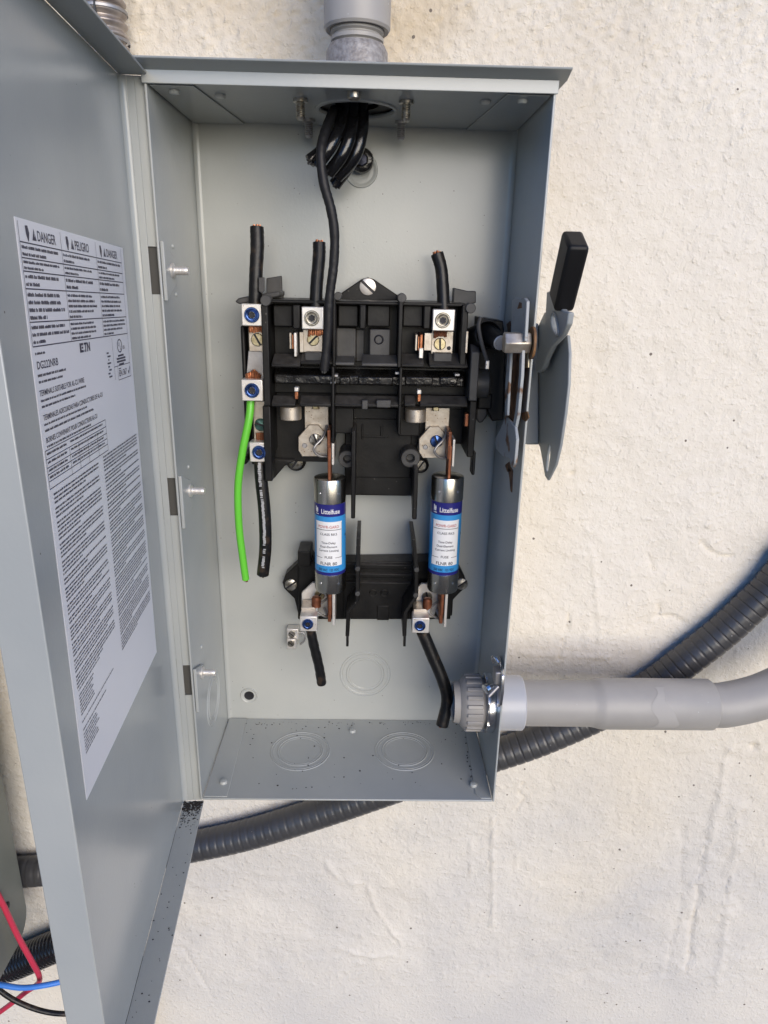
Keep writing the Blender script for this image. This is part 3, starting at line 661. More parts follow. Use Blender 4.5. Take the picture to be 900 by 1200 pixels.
for (u0, v0, u1, v1) in ((424, 469, 431, 480), (441, 469, 458, 478)):
    part('latch_tab', PLASTIC_G, sw, (u0, v0, u1, v1, -.0648, -.058), bevel=.0008)
part('chamber_back', PLASTIC, sw, (316, 476, 392, 541, -.024, -.001)); part('chamber_back', PLASTIC, sw, (489, 476, 548, 520, -.024, -.001))
# barrier walls (fins) standing out from the base
def fin(name, u0, u1, vt, vb, yf, yb, prof=None, mt=PLASTIC, parent=None, bev=.0008):
    um = (u0 + u1) / 2; x0, x1 = P(u0, (vt + vb) / 2, yf).x, P(u1, (vt + vb) / 2, yf).x
    zt_, zb_ = P(um, vt, yf).z, P(um, vb, yf).z
    pts = [(yf, zb_), (yf, zt_), (yb, zt_), (yb, zb_)] if prof is None else [(yf + (yb - yf) * a, zt_ + (zb_ - zt_) * b) for a, b in prof]
    m = MB(); m.prism(pts, 'x', x0, x1); return m.build(name, mt, parent or sw, bevel=bev)
fin('side_wall', 307.5, 315.5, 357, 476, -.062, -.001)
fin('side_wall', 309, 318, 476, 564, -.060, -.001, [(0, 0), (1, 0), (1, .62), (.35, .72), (.10, 1), (0, 1)])
m = MB(); q = [P(u, v, -.034) for u, v in ((309, 538), (346, 540), (334, 546), (321, 561), (315, 564), (310, 561))]; m.prism([(p.x, p.z) for p in q], 'y', -.034, -.028); m.build('gusset', PLASTIC, sw, bevel=.0008)
fin('barrier_wall', 389.5, 393.5, 349, 430, YF, -.012); fin('barrier_wall', 466.5, 471.5, 347, 431, YF, -.012)
fin('side_wall', 540, 547.5, 357, 431, -.061, -.001)
fin('side_wall', 551, 561, 405, 470, -.066, -.001, [(0, .12), (.12, 0), (1, 0), (1, 1), (0, 1)], PLASTIC_G)
fin('side_wall', 549, 557, 470, 536, -.062, -.001); fin('barrier_leg', 553.5, 557, 530, 557, -.058, -.045)
fin('barrier_wall', 388.5, 392, 430, 520, YF, -.012); fin('barrier_wall', 467, 470.5, 431, 510, YF, -.012)
fin('barrier_wall', 411.5, 416.5, 505, 608, -.060, -.006, [(0, 0), (1, 0), (1, .70), (.4, .74), (.06, 1), (0, 1)])
fin('barrier_wall', 484, 489.5, 549, 609, -.056, -.006, [(0, 0), (1, 0), (1, .70), (.4, .74), (.06, 1), (0, 1)])
# knuckles at the top of the barriers, tabs above the rail
for (u, v, r) in ((396, 347, .0030), (471, 349, .0034), (312, 352, .0040), (551, 361, .0038)):
    m = MB(); q = P(u, v, -.060); m.cyl((q.x, -.064, q.z), (q.x, -.052, q.z), r, n=16); m.build('knuckle', PLASTIC_G, sw, bevel=.0005)
m = MB(); q = [P(u, v, -.030) for u, v in ((312, 344), (312, 326), (330, 323), (330.5, 340), (333, 344), (331, 351), (312, 355))]
m.prism([(p.x, p.z) for p in q], 'y', -.030, -.026); m.build('barrier_tab', PLASTIC_G, sw, bevel=.0008)
m = MB(); q = [P(u, v, -.034) for u, v in ((531, 337), (548, 341), (557, 341), (557, 355), (540, 358), (530, 356))]
m.prism([(p.x, p.z) for p in q], 'y', -.038, -.028); m.build('barrier_tab', PLASTIC_G, sw, bevel=.0008)
part('cross_web', PLASTIC, sw, (392, 478, 414, 508, -.045, -.020), bevel=.0008); part('cross_web', PLASTIC, sw, (467, 476, 492, 511, -.040, -.020), bevel=.0008)
for (u, v, y, r) in ((407, 538, -.044, .0074), (481, 537, -.042, .0080)):
    q = P(u, v, y); m = MB(); m.lathe([(r, .030), (r, 0), (r * .92, -.0008), (r * .5, -.0008), (r * .42, 0), (r * .40, .006), (0, .006)], (q.x, y, q.z), (0, 1, 0), 24, 0, caps=False); m.build('mounting_boss', PLASTIC_G, sw)
for (u, v, r) in ((347, 541, .0062), (493, 545, .0050)):
    m = MB(); q = P(u, v, -.012); m.lathe([(r + .0022, .008), (r + .0022, -.0002), (r + .0012, -.0006), (r, 0)], q, (0, 1, 0), 22, 0, caps=False); bo = m.build('screw_boss', PLASTIC, sw)
    m = MB(); slot_screw(m, q, r, ang=-.6); m.build('mounting_screw', [SCREWS, SOCKET], bo)
# blades, jaws and line terminal plates
m = MB(); pbox(m, 355, 386, 378, 413, -.0475, -.0455, 0); m.build('terminal_plate', ZINC, sw, bevel=.0005)
m = MB(); pbox(m, 505.5, 388, 531, 416, -.0475, -.0455, 0); tp = m.build('terminal_plate', ZINC, sw, bevel=.0005)
m = MB(); q = P(526, 408, -.0475); m.lathe([(.0016, .0002), (0, .0002)], q, (0, -1, 0), 12, 0, caps=False); m.build('hole', SOCKET, tp)
part('terminal_plate', ZINC, sw, (351, 389, 356, 413, -.049, -.044), bevel=.0004); part('terminal_plate', ZINC, sw, (497, 390, 506, 411, -.049, -.0475), bevel=.0004)
for (u, v, a, mt) in ((367, 398, -.8, SCREWY), (515.5, 403, 0.05, SCREWY)):
    m = MB(); slot_screw(m, P(u, v, -.0475), .0047, ang=a); m.build('terminal_screw', [mt, SOCKET], sw)
for us, vt, vb in (((339, 344.5), 390, 409), ((486.5, 490), 392, 411)):
    m = MB(); pbox(m, us[0], vt, us[0] + 2.8, vb, -.052, -.030, 0); pbox(m, us[0] + 3.0, vt + 2, us[0] + 5.2, vb, -.054, -.030, 1); pbox(m, us[0] + 5.4, vt, us[0] + 8.6, vb + 9, -.056, -.030, 2)
    m.build('knife_blade', [ZINC, COPPER, ALU if us[0] < 400 else COPPER], sw, bevel=.0004)
m = MB(); pbox(m, 491, 408, 496, 420, -.057, -.050); m.build('blade_tip', ALU, sw, bevel=.0005)
for (u, v) in ((347, 457), (491, 460)):                      # the blade's lower end and the round arc guide below it
    m = MB(); pbox(m, u - 2.2, v - 3, u + 2.6, v + 2, -.060, -.052, 0); pbox(m, u - 1.8, v + 2, u + 2.2, v + 11, -.059, -.052, 1); m.build('blade_end', [ALU, COPPER], sw, bevel=.0005)
for (u0, u1, vt, vb) in ((328, 353, 477, 496), (474, 499, 480, 498.5)):
    a, b = P(u0, vb - 3, -.050), P(u1, vb - 3, -.050); zt_ = P(u0, vt, -.050).z; zb_ = P((u0 + u1) / 2, vb - 2, -.058).z; r = (b.x - a.x) / 2
    m = MB(); m.cyl(((a.x + b.x) / 2, -.048, zb_), ((a.x + b.x) / 2, -.048, zt_ + .001), r, n=32); m.build('arc_guide', DULL if 0 else ZINC, sw, bevel=.0006)
def clip(u, v, flip=False, S_=1.0):
    """upper fuse clip: plate, octagon jaw, screw, copper blade jaws, wire spring (offsets from the left one)"""
    du, dv = u - 349, v - 478
    m = MB(); pbox(m, 357 + du, 476 + dv, 385 + du, 505 + dv, -.0345, -.0325); m.build('jaw_plate', ZINC, sw, bevel=.0004)
    m = MB(); q = [P(a + du, b + dv, -.0385) for a, b in ((349.5, 512), (362, 498), (373, 498), (380, 506), (384, 515), (384, 535), (354, 535), (349.5, 528))]
    m.prism([(p.x, p.z) for p in q], 'y', -.0385, -.0350); jp = m.build('fuse_jaw', ZINC, sw, bevel=.0005)
    m = MB(); slot_screw(m, P(370 + du, 515 + dv, -.0388), .0052, ang=.4); m.build('jaw_screw', [SCREWS if not du else SCREWB, SOCKET], jp)
    m = MB(); q = P(357 + du, 522 + dv, -.0386); m.lathe([(.0022, -.0004), (.0020, .0003), (.0016, 0), (0, 0)], q, (0, -1, 0), 16, 0, caps=False); m.build('rivet', DULL, jp)
    m = MB(); pts = [P(a + du, b + dv, y) for a, b, y in ((383, 499, -.040), (379, 512, -.047), (370, 522, -.050), (368, 528, -.050), (374, 534, -.048), (383, 535, -.046))]
    m.tube(pts, .0011, 10); m.build('clip_spring', DULL, jp)
    m = MB(); pbox(m, 383.5 + du, 504 + dv, 387.5 + du, 536 + dv, -.058, -.036, 0); m.build('copper_jaw', COPPER_D, jp, bevel=.0004)
    m = MB(); pbox(m, 388.5 + du, 513 + dv, 391.5 + du, 545 + dv, -.056, -.036, 0); m.build('jaw_blade', ALU, jp, bevel=.0004)
    m = MB(); pbox(m, 365 + du, 474 + dv, 374 + du, 481 + dv, -.040, -.0345, 0, .001); m.build('jaw_tab', SCREWY, jp, bevel=.0003)
clip(349, 478); clip(490.5, 480)
m = MB(); pbox(m, 545, 485, 549, 500, -.059, -.052); m.build('copper_edge', COPPER_D, sw, bevel=.0004)
m = MB(); pbox(m, 545.5, 388, 548.5, 414, -.0625, -.058); m.build('edge_strip', ZINC, sw, bevel=.0004)

# box lugs ------------------------------------------------------------
def lug(parent, u0, v0, u1, v1, yf, yb, mt, smt, sx=.5, sr=.0060):
    m = MB(); pbox(m, u0, v0, u1, v1, yf, yb); l = m.build('box_lug', mt, parent, bevel=.0007)
    m = MB(); q = P(u0 + (u1 - u0) * sx, (v0 + v1) / 2, yf - .0003); socket_screw(m, q, sr); m.build('lug_screw', [smt, SOCKET], l); return l
def strands(parent, u0, v0, u1, v1, y, n=6, mt=COPPER, splay=0.0):
    m = MB()
    for i in range(n):
        f = (i + .5) / n; uu = u0 + (u1 - u0) * f
        a, b = P(uu, v0, y + .0015 * abs(f - .5)), P(uu + splay * (f - .5) * 8 + random.uniform(-.6, .6), v1 + random.uniform(-1, 1.5), y + .0025 * abs(f - .5) - .0008)
        m.tube([a, (a + b) / 2 + Vector((random.uniform(-.0003, .0003), -.0003, 0)), b], .00115, 8, 3)
    return m.build('copper_strands', mt, parent)
lug(sw, 353.5, 359.5, 379, 386, -.060, -.0475, ALU, SCREWS, .47, .0057); lug(sw, 507, 362.5, 533, 388, -.060, -.0475, ALU, SCREWS, .46, .0057)

# ------------------------------------------------------------------ neutral bar beside the block
nb_ = thing('neutral_bar', 'three metal box lugs with blue screws on a plated strip along the block edge', 'terminal bar', (P(298, 541, -.04).x, -.002, P(298, 541, -.04).z))
m = MB(); pbox(m, 283, 380, 291, 520, -.043, -.018, taper=.001); pbox(m, 291, 356, 310, 545, -.036, -.010); m.build('insulator', PLASTIC, nb_, bevel=.0015)
m = MB(); q = [P(u, v, -.040) for u, v in ((278, 353), (282, 349), (300, 345), (330, 341), (330, 347), (300, 353), (283, 356))]
m.prism([(p.x, p.z) for p in q], 'y', -.050, -.020); m.build('insulator_lip', PLASTIC_G, nb_, bevel=.001)
m = MB(); q = P(287, 538, -.036); m.cyl((q.x, -.040, q.z), (q.x, -.002, q.z), .0036, n=16); m.build('insulator_foot', PLASTIC, nb_, bevel=.0006)
m = MB(); pbox(m, 291.5, 384, 310, 412, -.0470, -.0435); m.build('bus_strip', ZINC, nb_, bevel=.0005)
m = MB(); q = [P(u, v, -.0455) for u, v in ((291, 411), (309.5, 410), (309, 447), (288, 447))]; m.prism([(p.x, p.z) for p in q], 'y', -.0455, -.042); m.build('bus_strip', DULL, nb_, bevel=.0005)
m = MB(); pbox(m, 297, 470, 313, 520, -.0450, -.042); m.build('bus_strip', ZINC, nb_, bevel=.0005)
m = MB(); slot_screw(m, P(302, 398, -.0472), .0050, ang=.5); m.build('bar_screw', [SCREWY, SOCKET], nb_)
m = MB(); slot_screw(m, P(306, 497.5, -.0452), .0052, ang=1.3); m.build('bar_screw', [SCREWG, SOCKET], nb_)
lug(nb_, 283, 356, 308, 382, -.060, -.0470, ALU, SCREWB, .49, .0057); lug(nb_, 283, 445, 308, 470, -.060, -.0455, ALU, SCREWB, .50, .0057); lug(nb_, 292.5, 518.5, 313.5, 541.5, -.058, -.0450, ALU, SCREWB, .54, .0056)

# ------------------------------------------------------------------ lower fuse block
fb = thing('fuse_base', 'black lower fuse base with two side ears, holding both fuses from below', 'fuse base', (P(435, 725, 0).x, -.002, P(435, 725, -.02).z))
m = MB(); q = [P(u, v, -.020) for u, v in ((350, 660), (528, 657), (528, 726), (349, 726))]; m.prism([(p.x, p.z) for p in q], 'y', -.020, -.001); m.build('base_plate', PLASTIC, fb, bevel=.001)
for vs in ((661, 668), (672, 678), (682, 726)):
    m = MB(); pbox(m, 402, vs[0], 489, vs[1], -.0225 - .0012 * (vs[0] == 682), -.0195, 0, .0008); m.build('base_step', PLASTIC, fb, bevel=.0006)
for (u, v) in ((437, 695), (450.5, 695), (447, 717)):
    m = MB(); q = P(u, v, -.0240); m.lathe([(.0036, -.0002), (.0030, .0009), (.0024, .0008), (.0022, .0001), (0, .0001)], q, (0, -1, 0), 18, 0, caps=False); m.build('hole_rim', PLASTIC, fb)
m = MB(); pbox(m, 442, 710, 456, 727, -.0250, -.0235); m.build('base_notch', PLASTIC, fb, bevel=.0006)
for pts, su, sv in ((((351, 645), (363, 646), (372, 660), (372, 720), (350, 722), (345, 702), (333, 690), (331, 683), (335, 673), (349, 660)), 341, 685), (((520, 645), (540, 668), (546, 680), (545, 689), (531, 703), (530, 722), (515, 722), (515, 648)), 541, 684)):
    q = [P(u, v, -.014) for u, v in pts]; m = MB(); m.prism([(p.x, p.z) for p in q], 'y', -.014, -.001); e = m.build('mounting_ear', PLASTIC, fb, bevel=.001)
    m = MB(); slot_screw(m, P(su, sv, -.0142), .0056, ang=-.9); m.build('mounting_screw', [SCREWS, SOCKET], e)
m = MB(); pbox(m, 349, 646, 364, 664, -.030, -.005); m.build('corner_post', PLASTIC, fb, bevel=.001)
def fin2(pts, yf, yb, w):                                     # jogged barrier: front edge follows photo pixels
    m = MB(); q = [P(u, v, yf) for u, v in pts]; h = w / 2
    v = []
    for p in q:
        for y in (yf, yb):
            for s_ in (-h, h): v.append((p.x + s_, y, p.z))
    f = [(0, 1, 3, 2)]; 
    for i in range(len(q) - 1):
        o = i * 4; f += [(o, o + 4, o + 5, o + 1), (o + 2, o + 3, o + 7, o + 6), (o, o + 2, o + 6, o + 4), (o + 1, o + 5, o + 7, o + 3)]
    o = (len(q) - 1) * 4; f.append((o, o + 2, o + 3, o + 1))
    m.add(v, f); b = m.build('barrier_wall', PLASTIC, fb, bevel=.0006)
    return b
for pts, kn, tip in ((((420, 631), (419, 668), (419, 704), (408, 718), (407, 746)), ((419, 666), (419, 695)), (407, 758)), (((485, 632), (488, 668), (488, 699), (475, 718), (474, 746)), ((488, 667), (487, 697)), (474, 758))):
    b = fin2(pts, -.056, -.010, .0034)
    for (u, v) in kn: 
        m = MB(); q = P(u, v, -.0555); m.cyl((q.x, -.0575, q.z), (q.x, -.050, q.z), .0022, n=14); m.build('barrier_pin', PLASTIC_G, b, bevel=.0004)
    m = MB(); q = P(tip[0], tip[1], -.056); q2 = P(pts[-1][0], pts[-1][1], -.056); m.box(q.x - .0011, q.x + .0011, -.0556, -.050, q.z, q2.z); m.build('barrier_tip', PLASTIC, b, bevel=.0003)
def clip2(du, dv, pl, scr):
    q = [P(a, b, -.0330) for a, b in pl]; m = MB(); m.prism([(p.x, p.z) for p in q], 'y', -.0330, -.0295); jp = m.build('fuse_jaw', ALU, fb, bevel=.0005)
    m = MB(); slot_screw(m, P(*scr, -.0333), .0046, ang=.2 if du else -.7); m.build('jaw_screw', [SCREWY if not du else SCREWS, SOCKET], jp)
    m = MB(); pts = [P(a + du, b + dv, y) for a, b, y in ((384, 701, -.040), (374, 709, -.047), (371, 715, -.050), (376, 720, -.049), (383, 722, -.046), (380, 712, -.040))]
    m.tube(pts, .0011, 10); m.build('clip_spring', DULL, jp)
    m = MB(); pbox(m, 384 + du, 694 + dv, 388 + du, 729 + dv, -.056, -.034); m.build('copper_jaw', COPPER_D, jp, bevel=.0004)
    m = MB(); pbox(m, 389.3 + du, 694 + dv, 392.5 + du, 733 + dv, -.056, -.034); m.build('jaw_blade', ALU, jp, bevel=.0004)
    m = MB(); q = P(370 + du, 707 + dv, -.052); m.lathe([(.0042, 0), (.0042, .008), (.0030, .0095), (0, .0098)], (q.x, -.046, q.z - .006), (0, 0, 1), 16); m.build('strand_end', COPPER_D, jp)
    lug(jp, 351.5 + du, 722.5 + dv, 371.5 + du, 740 + dv, -.062, -.048, ALU, SCREWB, .46, .0048)
    m = MB(); pbox(m, 353 + du, 712 + dv, 370 + du, 724 + dv, -.050, -.034); m.build('lug_tongue', ZINC, jp, bevel=.0004)
clip2(0, 0, ((353.5, 695), (366, 683), (372, 684), (381, 693), (384, 701), (384, 722), (353.5, 722)), (374.5, 697))
clip2(131.5, 2, ((489, 689), (494, 684), (503, 684), (513, 697), (514, 707), (508, 724), (486, 724)), (500.5, 699))

# ------------------------------------------------------------------ the two cartridge fuses
def fuse(u, vt, vb, ub, lab):
    yF = -.050; a, b = P(u, vt, yF), P(ub, vb, yF); R_ = .01345
    zt_, zb_ = a.z, b.z; x = (a.x + b.x) / 2 
    f = thing('cartridge_fuse', lab, 'fuse', (x, yF, zb_), 'cartridge fuses in the box')
    L_ = zt_ - zb_; CT, CB = .0208, .0182; zc1, zc0 = zt_ - CT, zb_ + CB
    m = MB(); m.lathe([(R_ - .0006, zc0 - zb_ - .001), (R_ - .0006, zc1 - zb_ + .001)], (x, yF, zb_), (0, 0, 1), 40, 0); m.build('body', F_BLUE, f)
    for z0, s_, CL in ((zb_, 1, CB), (zt_, -1, CT)):
        m = MB(); m.lathe([(.0, 0), (R_ - .0024, .0), (R_ - .0006, .0006), (R_, .0022), (R_, CL - .0004), (R_ - .0003, CL), (R_ - .0008, CL)], (x, yF, z0), (0, 0, s_), 40, caps=False); cp = m.build('end_cap', NICKEL, f)
        for aa in (-.62, .62):
            m = MB(); d = Vector((math.sin(aa), -math.cos(aa), 0)); q = Vector((x, yF, z0 + s_ * CL * .56)) + d * (R_ - .0003); m.lathe([(.0013, 0), (.0010, .0005), (0, .0006)], q, d, 10, caps=False); m.build('crimp_dimple', CHROME, cp)
        m = MB(); zz0, zz1 = (z0 - .021, z0 + .001) if s_ > 0 else (z0 - .001, z0 + .026)
        m.box(x - .0013, x + .0013, yF - .0085, yF + .0085, zz0, zz1); m.build('blade', COPPER_D, f, bevel=.0005)
    Lz0, Lz1 = zc0, zc1; hz = Lz1 - Lz0
    def C(ang, z, o=.00012): rr = R_ - .0004 + o; return (x + rr * math.sin(ang), yF - rr * math.cos(ang), z)
    m = MB(); N = 48
    def band(a0, a1, z0, z1, mi, o, n): 
        v = [C(a0 + (a1 - a0) * i / n, z, o) for z in (z0, z1) for i in range(n + 1)]; m.add(v, [(i, i + 1, n + 2 + i, n + 1 + i) for i in range(n)], mi)
    f0 = lambda t: Lz1 - hz * t
    band(-math.pi, math.pi, f0(.165), f0(.0), 1, .0001, N); band(-math.pi, math.pi, f0(1), f0(.955), 1, .0001, N); band(-math.pi, math.pi, f0(.955), f0(.165), 0, .0001, N)
    ac = -.06; hw = .93
    band(ac - hw, ac + hw, f0(.86), f0(.235), 2, .0002, 20)
    band(ac - hw + .06, ac + hw - .06, f0(.352), f0(.345), 3, .0003, 16); band(ac - hw + .02, ac - .40, f0(.748), f0(.742), 3, .0003, 8); band(ac + .42, ac + hw - .02, f0(.748), f0(.742), 3, .0003, 8)
    for s1 in (-1, 1): band(ac + s1 * (hw - .02) - .008, ac + s1 * (hw - .02) + .008, f0(.745), f0(.25), 3, .0003, 1)
    def ct(s_, tb, h, w, mi, off=0.0):
        vs, fs = text2d(s_); k = h / .70; kx = w / vs[:, 0].max()
        m.add([C(ac + off + (p[0] - vs[:, 0].max() / 2) * kx / R_, f0(tb) + p[1] * k, .0003) for p in vs], fs, mi)
    ct('Littelfuse', .125, .0040, .0165, 2, .14); 
    for q0 in ((-.98, .035), (-.86, .05)): band(q0[0], q0[0] + .085, f0(.115), f0(q0[1]), 2, .0003, 3)
    band(-.98, -.72, f0(.142), f0(.132), 2, .0003, 3); band(-.98, -.76, f0(.085), f0(.072), 2, .0003, 3)
    ct('POWR-GARD', .325, .0024, .0185, 4); ct('CLASS RK5', .425, .0020, .0150, 3)
    ct('Time-Delay', .545, .0019, .0125, 3); ct('Dual-Element', .600, .0019, .0150, 3); ct('Current Limiting', .655, .0019, .0180, 3)
    ct('FUSE', .752, .0021, .0068, 3); ct('FLNR 80', .850, .0028, .0150, 3); ct('250 VAC  125 VDC', .935, .0022, .0190, 3)
    band(1.22, 1.34, f0(.47), f0(.435), 3, .0003, 2)
    m.build('printed_sleeve', [F_BLUE, F_NAVY, F_WHITE, F_TEXT, F_RED], f, angle=60)
fuse(387, 558, 690, 387, 'blue and white banded cartridge fuse above the short wire, nearer the green wire')
fuse(523.5, 556, 690, 519.5, 'blue and white banded cartridge fuse above the wire that bends to the plastic bushing')
#@@WIRES

# ------------------------------------------------------------------ cut wires clamped in the lugs
def wire(name, label, pts, r, mt, cat='wire', group=None, ends=(True, True), endmat=None, ref=None, jit=0.0, prints=False, sub=8):
    """pts: (u, v, y) photo points at depth y"""
    q = [P(*p) for p in pts]; base = q[0]
    w = thing(name, label, cat, base, group)
    m = MB(); Q, T = m.tube(q, r, 18, sub, jit=jit); m.build('jacket', mt, w)
    for on, i, sg in ((ends[0], 0, -1), (ends[1], -1, 1)):
        if not on: continue
        m = MB(); c = Q[i]; d = T[i] * sg; u = d.orthogonal().normalized(); v = d.cross(u)
        for k in range(7):
            a = k * math.pi / 3; o = (u * math.cos(a) + v * math.sin(a)) * r * (.45 if k else 0)
            m.cyl(c + o - d * .001, c + o + d * random.uniform(.0004, .0020), r * .19, n=8)
        m.build('copper_core', endmat or COPPER, w)
    if prints:
        m = MB()
        for i in range(3, len(Q) - 3):
            if random.random() < .78:
                d = T[i]; sx = Vector((1, 0, 0)) - d * d.x; sx.normalize(); f = d.cross(sx); f = f if f.y < 0 else -f
                for k in range(3):
                    o = Q[i] + d * (k - 1) * .0016; a = math.radians(random.uniform(-6, 2)); rr = r + .00012
                    c = [o + d * s1 * .00055 + (f * math.cos(a + s2) + sx * math.sin(a + s2)) * rr for s1, s2 in ((-1, -.20), (1, -.20), (1, .20), (-1, .20))]
                    m.add(c, [(0, 1, 2, 3)])
        m.build('jacket_print', PRINTW, w)
    return w
LW_ = 'cut black wires in the lugs'
w = wire('black_wire', 'thick cut black wire rising from the blue-screwed lug beside the block', [(299, 358, -.053), (300, 320, -.052), (301.5, 290, -.050), (301, 266, -.048)], .0051, WIREK, group=LW_, ends=(False, True), jit=.03)
m = MB(); q = P(302, 334, -.046); pts = [P(u, v, -.0585) for u, v in ((303, 325), (310, 325), (310, 341), (307, 344), (303, 341))]; m.prism([(p.x, p.z) for p in pts], 'y', -.0590, -.0575); m.build('tape_scrap', PLASTIC_G, w, bevel=.0004)
wire('black_wire', 'cut black wire rising from the silver-screwed lug behind the long dangling wire', [(370, 362, -.054), (371, 335, -.052), (374, 300, -.050), (374, 284, -.049)], .0048, WIREK, group=LW_, ends=(False, True), jit=.03)
wire('black_wire', 'cut black wire leaning up from the silver-screwed lug nearest the operating handle', [(520, 364, -.054), (519, 340, -.052), (517, 315, -.050), (512, 297, -.049)], .0048, WIREK, group=LW_, ends=(False, True), jit=.03)
strands(sw, 361, 385, 378, 393, -.0500, 7); strands(sw, 508, 387, 524, 395, -.0500, 6, COPPER_D); strands(nb_, 292, 381, 308, 389, -.0500, 7)
m = MB()
for i in range(9):
    a = P(291 + i * 1.6, 447, -.050); b = P(289 + i * 2.0 + random.uniform(-1, 1), 433 + abs(i - 4) * 1.4, -.052 - .001 * (i % 2)); m.tube([a, (a + b) / 2 + Vector((0, -.001, 0)), b], .0013, 8, 4)
m.build('copper_strands', COPPER, nb_)
strands(nb_, 300, 507, 313, 516, -.0478, 6, COPPER_D)
wire('green_wire', 'bright green ground wire hanging from the middle blue-screwed lug', [(294, 468, -.050), (292, 490, -.053), (284, 530, -.055), (279, 570, -.055), (280, 615, -.054), (284, 650, -.053), (288, 679, -.052)], .0031, WIREG, ends=(False, True))
wire('black_wire', 'black wire with pale printing hanging from the lowest lug beside the green wire', [(305, 540, -.050), (306, 560, -.052), (310, 600, -.053), (311, 640, -.052), (308, 673, -.050)], .0052, WIREK, ends=(False, True), prints=True, sub=12, endmat=PLASTIC_G)
wire('black_wire', 'short cut black wire hanging under the fuse base beside the small ground lug', [(364, 738, -.053), (368, 757, -.052), (374, 782, -.050), (377, 801, -.048)], .0044, WIREK, ends=(False, True), jit=.04, endmat=PLASTIC_G)
wire('black_wire', 'black wire curving from the fuse base down to the plastic bushing', [(495, 740, -.054), (505, 764, -.056), (520, 800, -.060), (524, 822, -.062), (518, 850, -.066)], .0056, WIREK, ends=(False, True), jit=.015)
wire('dangling_wire', 'long thin dusty black wire dangling from the cable bundle past the block', [(392, 128, -.060), (382, 152, -.070), (376, 178, -.078), (379, 212, -.080), (388, 246, -.080), (392, 275, -.080), (391, 310, -.080), (386, 350, -.080), (384, 390, -.079), (380, 434, -.078)], .0034, WIREKD, ends=(False, True), jit=.05, sub=12, endmat=PLASTIC_G)
BG = 'thick cables cut off below the ceiling entry'
for i, (pts, r) in enumerate((
    ([(400, 118, -.052), (397, 150, -.056), (383, 172, -.060), (363, 189, -.064)], .0046),
    ([(406, 118, -.056), (399, 148, -.066), (387, 172, -.072), (372, 193, -.071)], .0043),
    ([(414, 118, -.054), (412, 150, -.064), (402, 180, -.068), (385, 203, -.064)], .0045),
    ([(424, 118, -.050), (424, 152, -.058), (415, 184, -.060), (395, 207, -.055)], .0046),
    ([(422, 120, -.046), (420, 160, -.046), (411, 190, -.046), (392, 217, -.044)], .0046))):
    lab = ['shortest cut cable of the hanging bundle, its frayed end nearest the side wall', 'glossy cut cable at the front of the bundle, behind the dangling wire', 'middle cut cable of the hanging bundle under the ceiling entry', 'glossy cut cable curving over the one that ends lowest in the bundle', 'lowest ending cut cable of the bundle, below the others'][i]
    wire('cut_cable', lab, pts, r, WIREGL, 'cable', BG, ends=(False, True), jit=.02, endmat=PLASTIC_G)
# screw in the upper mounting hole
b_ = thing('mounting_bolt', 'dark bolt head in the upper round mounting dimple behind the cables', 'bolt', P(425, 187, 0))
m = MB(); q = P(424, 187, -.012); m.lathe([(.0088, .010), (.0092, .004), (.0085, .001), (.0070, 0), (.0050, -.0002), (.0044, .0012), (0, .0014)], q, (0, 1, 0), 24, 0, caps=False); m.build('head', PLASTIC_W, b_)
m = MB(); m.lathe([(.0046, 0), (.0040, -.0006), (0, -.0008)], q, (0, 1, 0), 6, 0, caps=False); m.build('drive_recess', NAVYD, b_)
# small ground lug on the back sheet
gl = thing('ground_lug', 'small two-step aluminium ground lug screwed low on the back sheet', 'ground lug', P(345, 760, 0))
m = MB(); pbox(m, 336, 737, 350, 750, -.010, -.001); m.build('upper_step', ALU, gl, bevel=.0012)
m = MB(); pbox(m, 336, 749, 347, 761, -.014, -.001); m.build('lower_step', ALU, gl, bevel=.0012)
for (u, v, y) in ((342, 743, -.0102), (341, 754, -.0142)):
    m = MB(); slot_screw(m, P(u, v, y), .0032, ang=.9); m.build('lug_screw', [SCREWS, SOCKET], gl)
m = MB(); q = P(354, 744, -.006); m.tube([P(349, 741, -.006), P(356, 742, -.006), P(357, 750, -.006), P(352, 755, -.005)], .0009, 8); m.build('bond_strand', DULL, gl)

# ------------------------------------------------------------------ operating mechanism on the right side sheet
lk = thing('switch_linkage', 'rusty slotted switch linkage with black shaft inside the right side sheet', 'linkage', PX(600, 540, .115))
XA = .1155
# black cup and side plate next to the block
m = MB(); q = P(575, 393, -.055); m.lathe([(.0105, .035), (.0108, .0), (.0098, -.0010), (.0092, 0), (.0088, .030), (0, .030)], P(572, 392, -.062), (-.25, 1, -.25), 28, 0, caps=False); m.build('shaft_cup', PLASTIC, lk)
m = MB(); q = [P(u, v, -.045) for u, v in ((561, 372), (590, 376), (592, 420), (590, 492), (577, 494), (566, 470), (560, 430))]
m.prism([(p.x, p.z) for p in q], 'y', -.045, -.020); m.build('side_plate', PLASTIC, lk, bevel=.001)
m = MB(); m.cyl(P(569, 388, -.050), P(587, 402, -.080), .0070, .0064, 24); sh = m.build('shaft', GRIP, lk, bevel=.0006)
m = MB(); q = P(587, 402, -.0805); m.lathe([(.0056, .0004), (.0050, -.0008), (0, -.001)], q, P(569, 388, -.050) - P(587, 402, -.080), 20, 0, caps=False); m.build('shaft_end', ALU, sh)
m = MB(); m.tube([P(563, 372, -.066), P(561, 384, -.068), P(565, 404, -.070), P(571, 424, -.072)], .0016, 10); m.build('spring_arm', PLASTIC_G, lk)
m = MB(); a = P(571, 427, -.072); m.box(a.x - .0014, a.x + .0014, -.0735, -.0705, a.z - .0035, a.z + .0030); m.build('spring_tip', ALU, lk, bevel=.0005)
hubp = P(558, 448, -.058); 
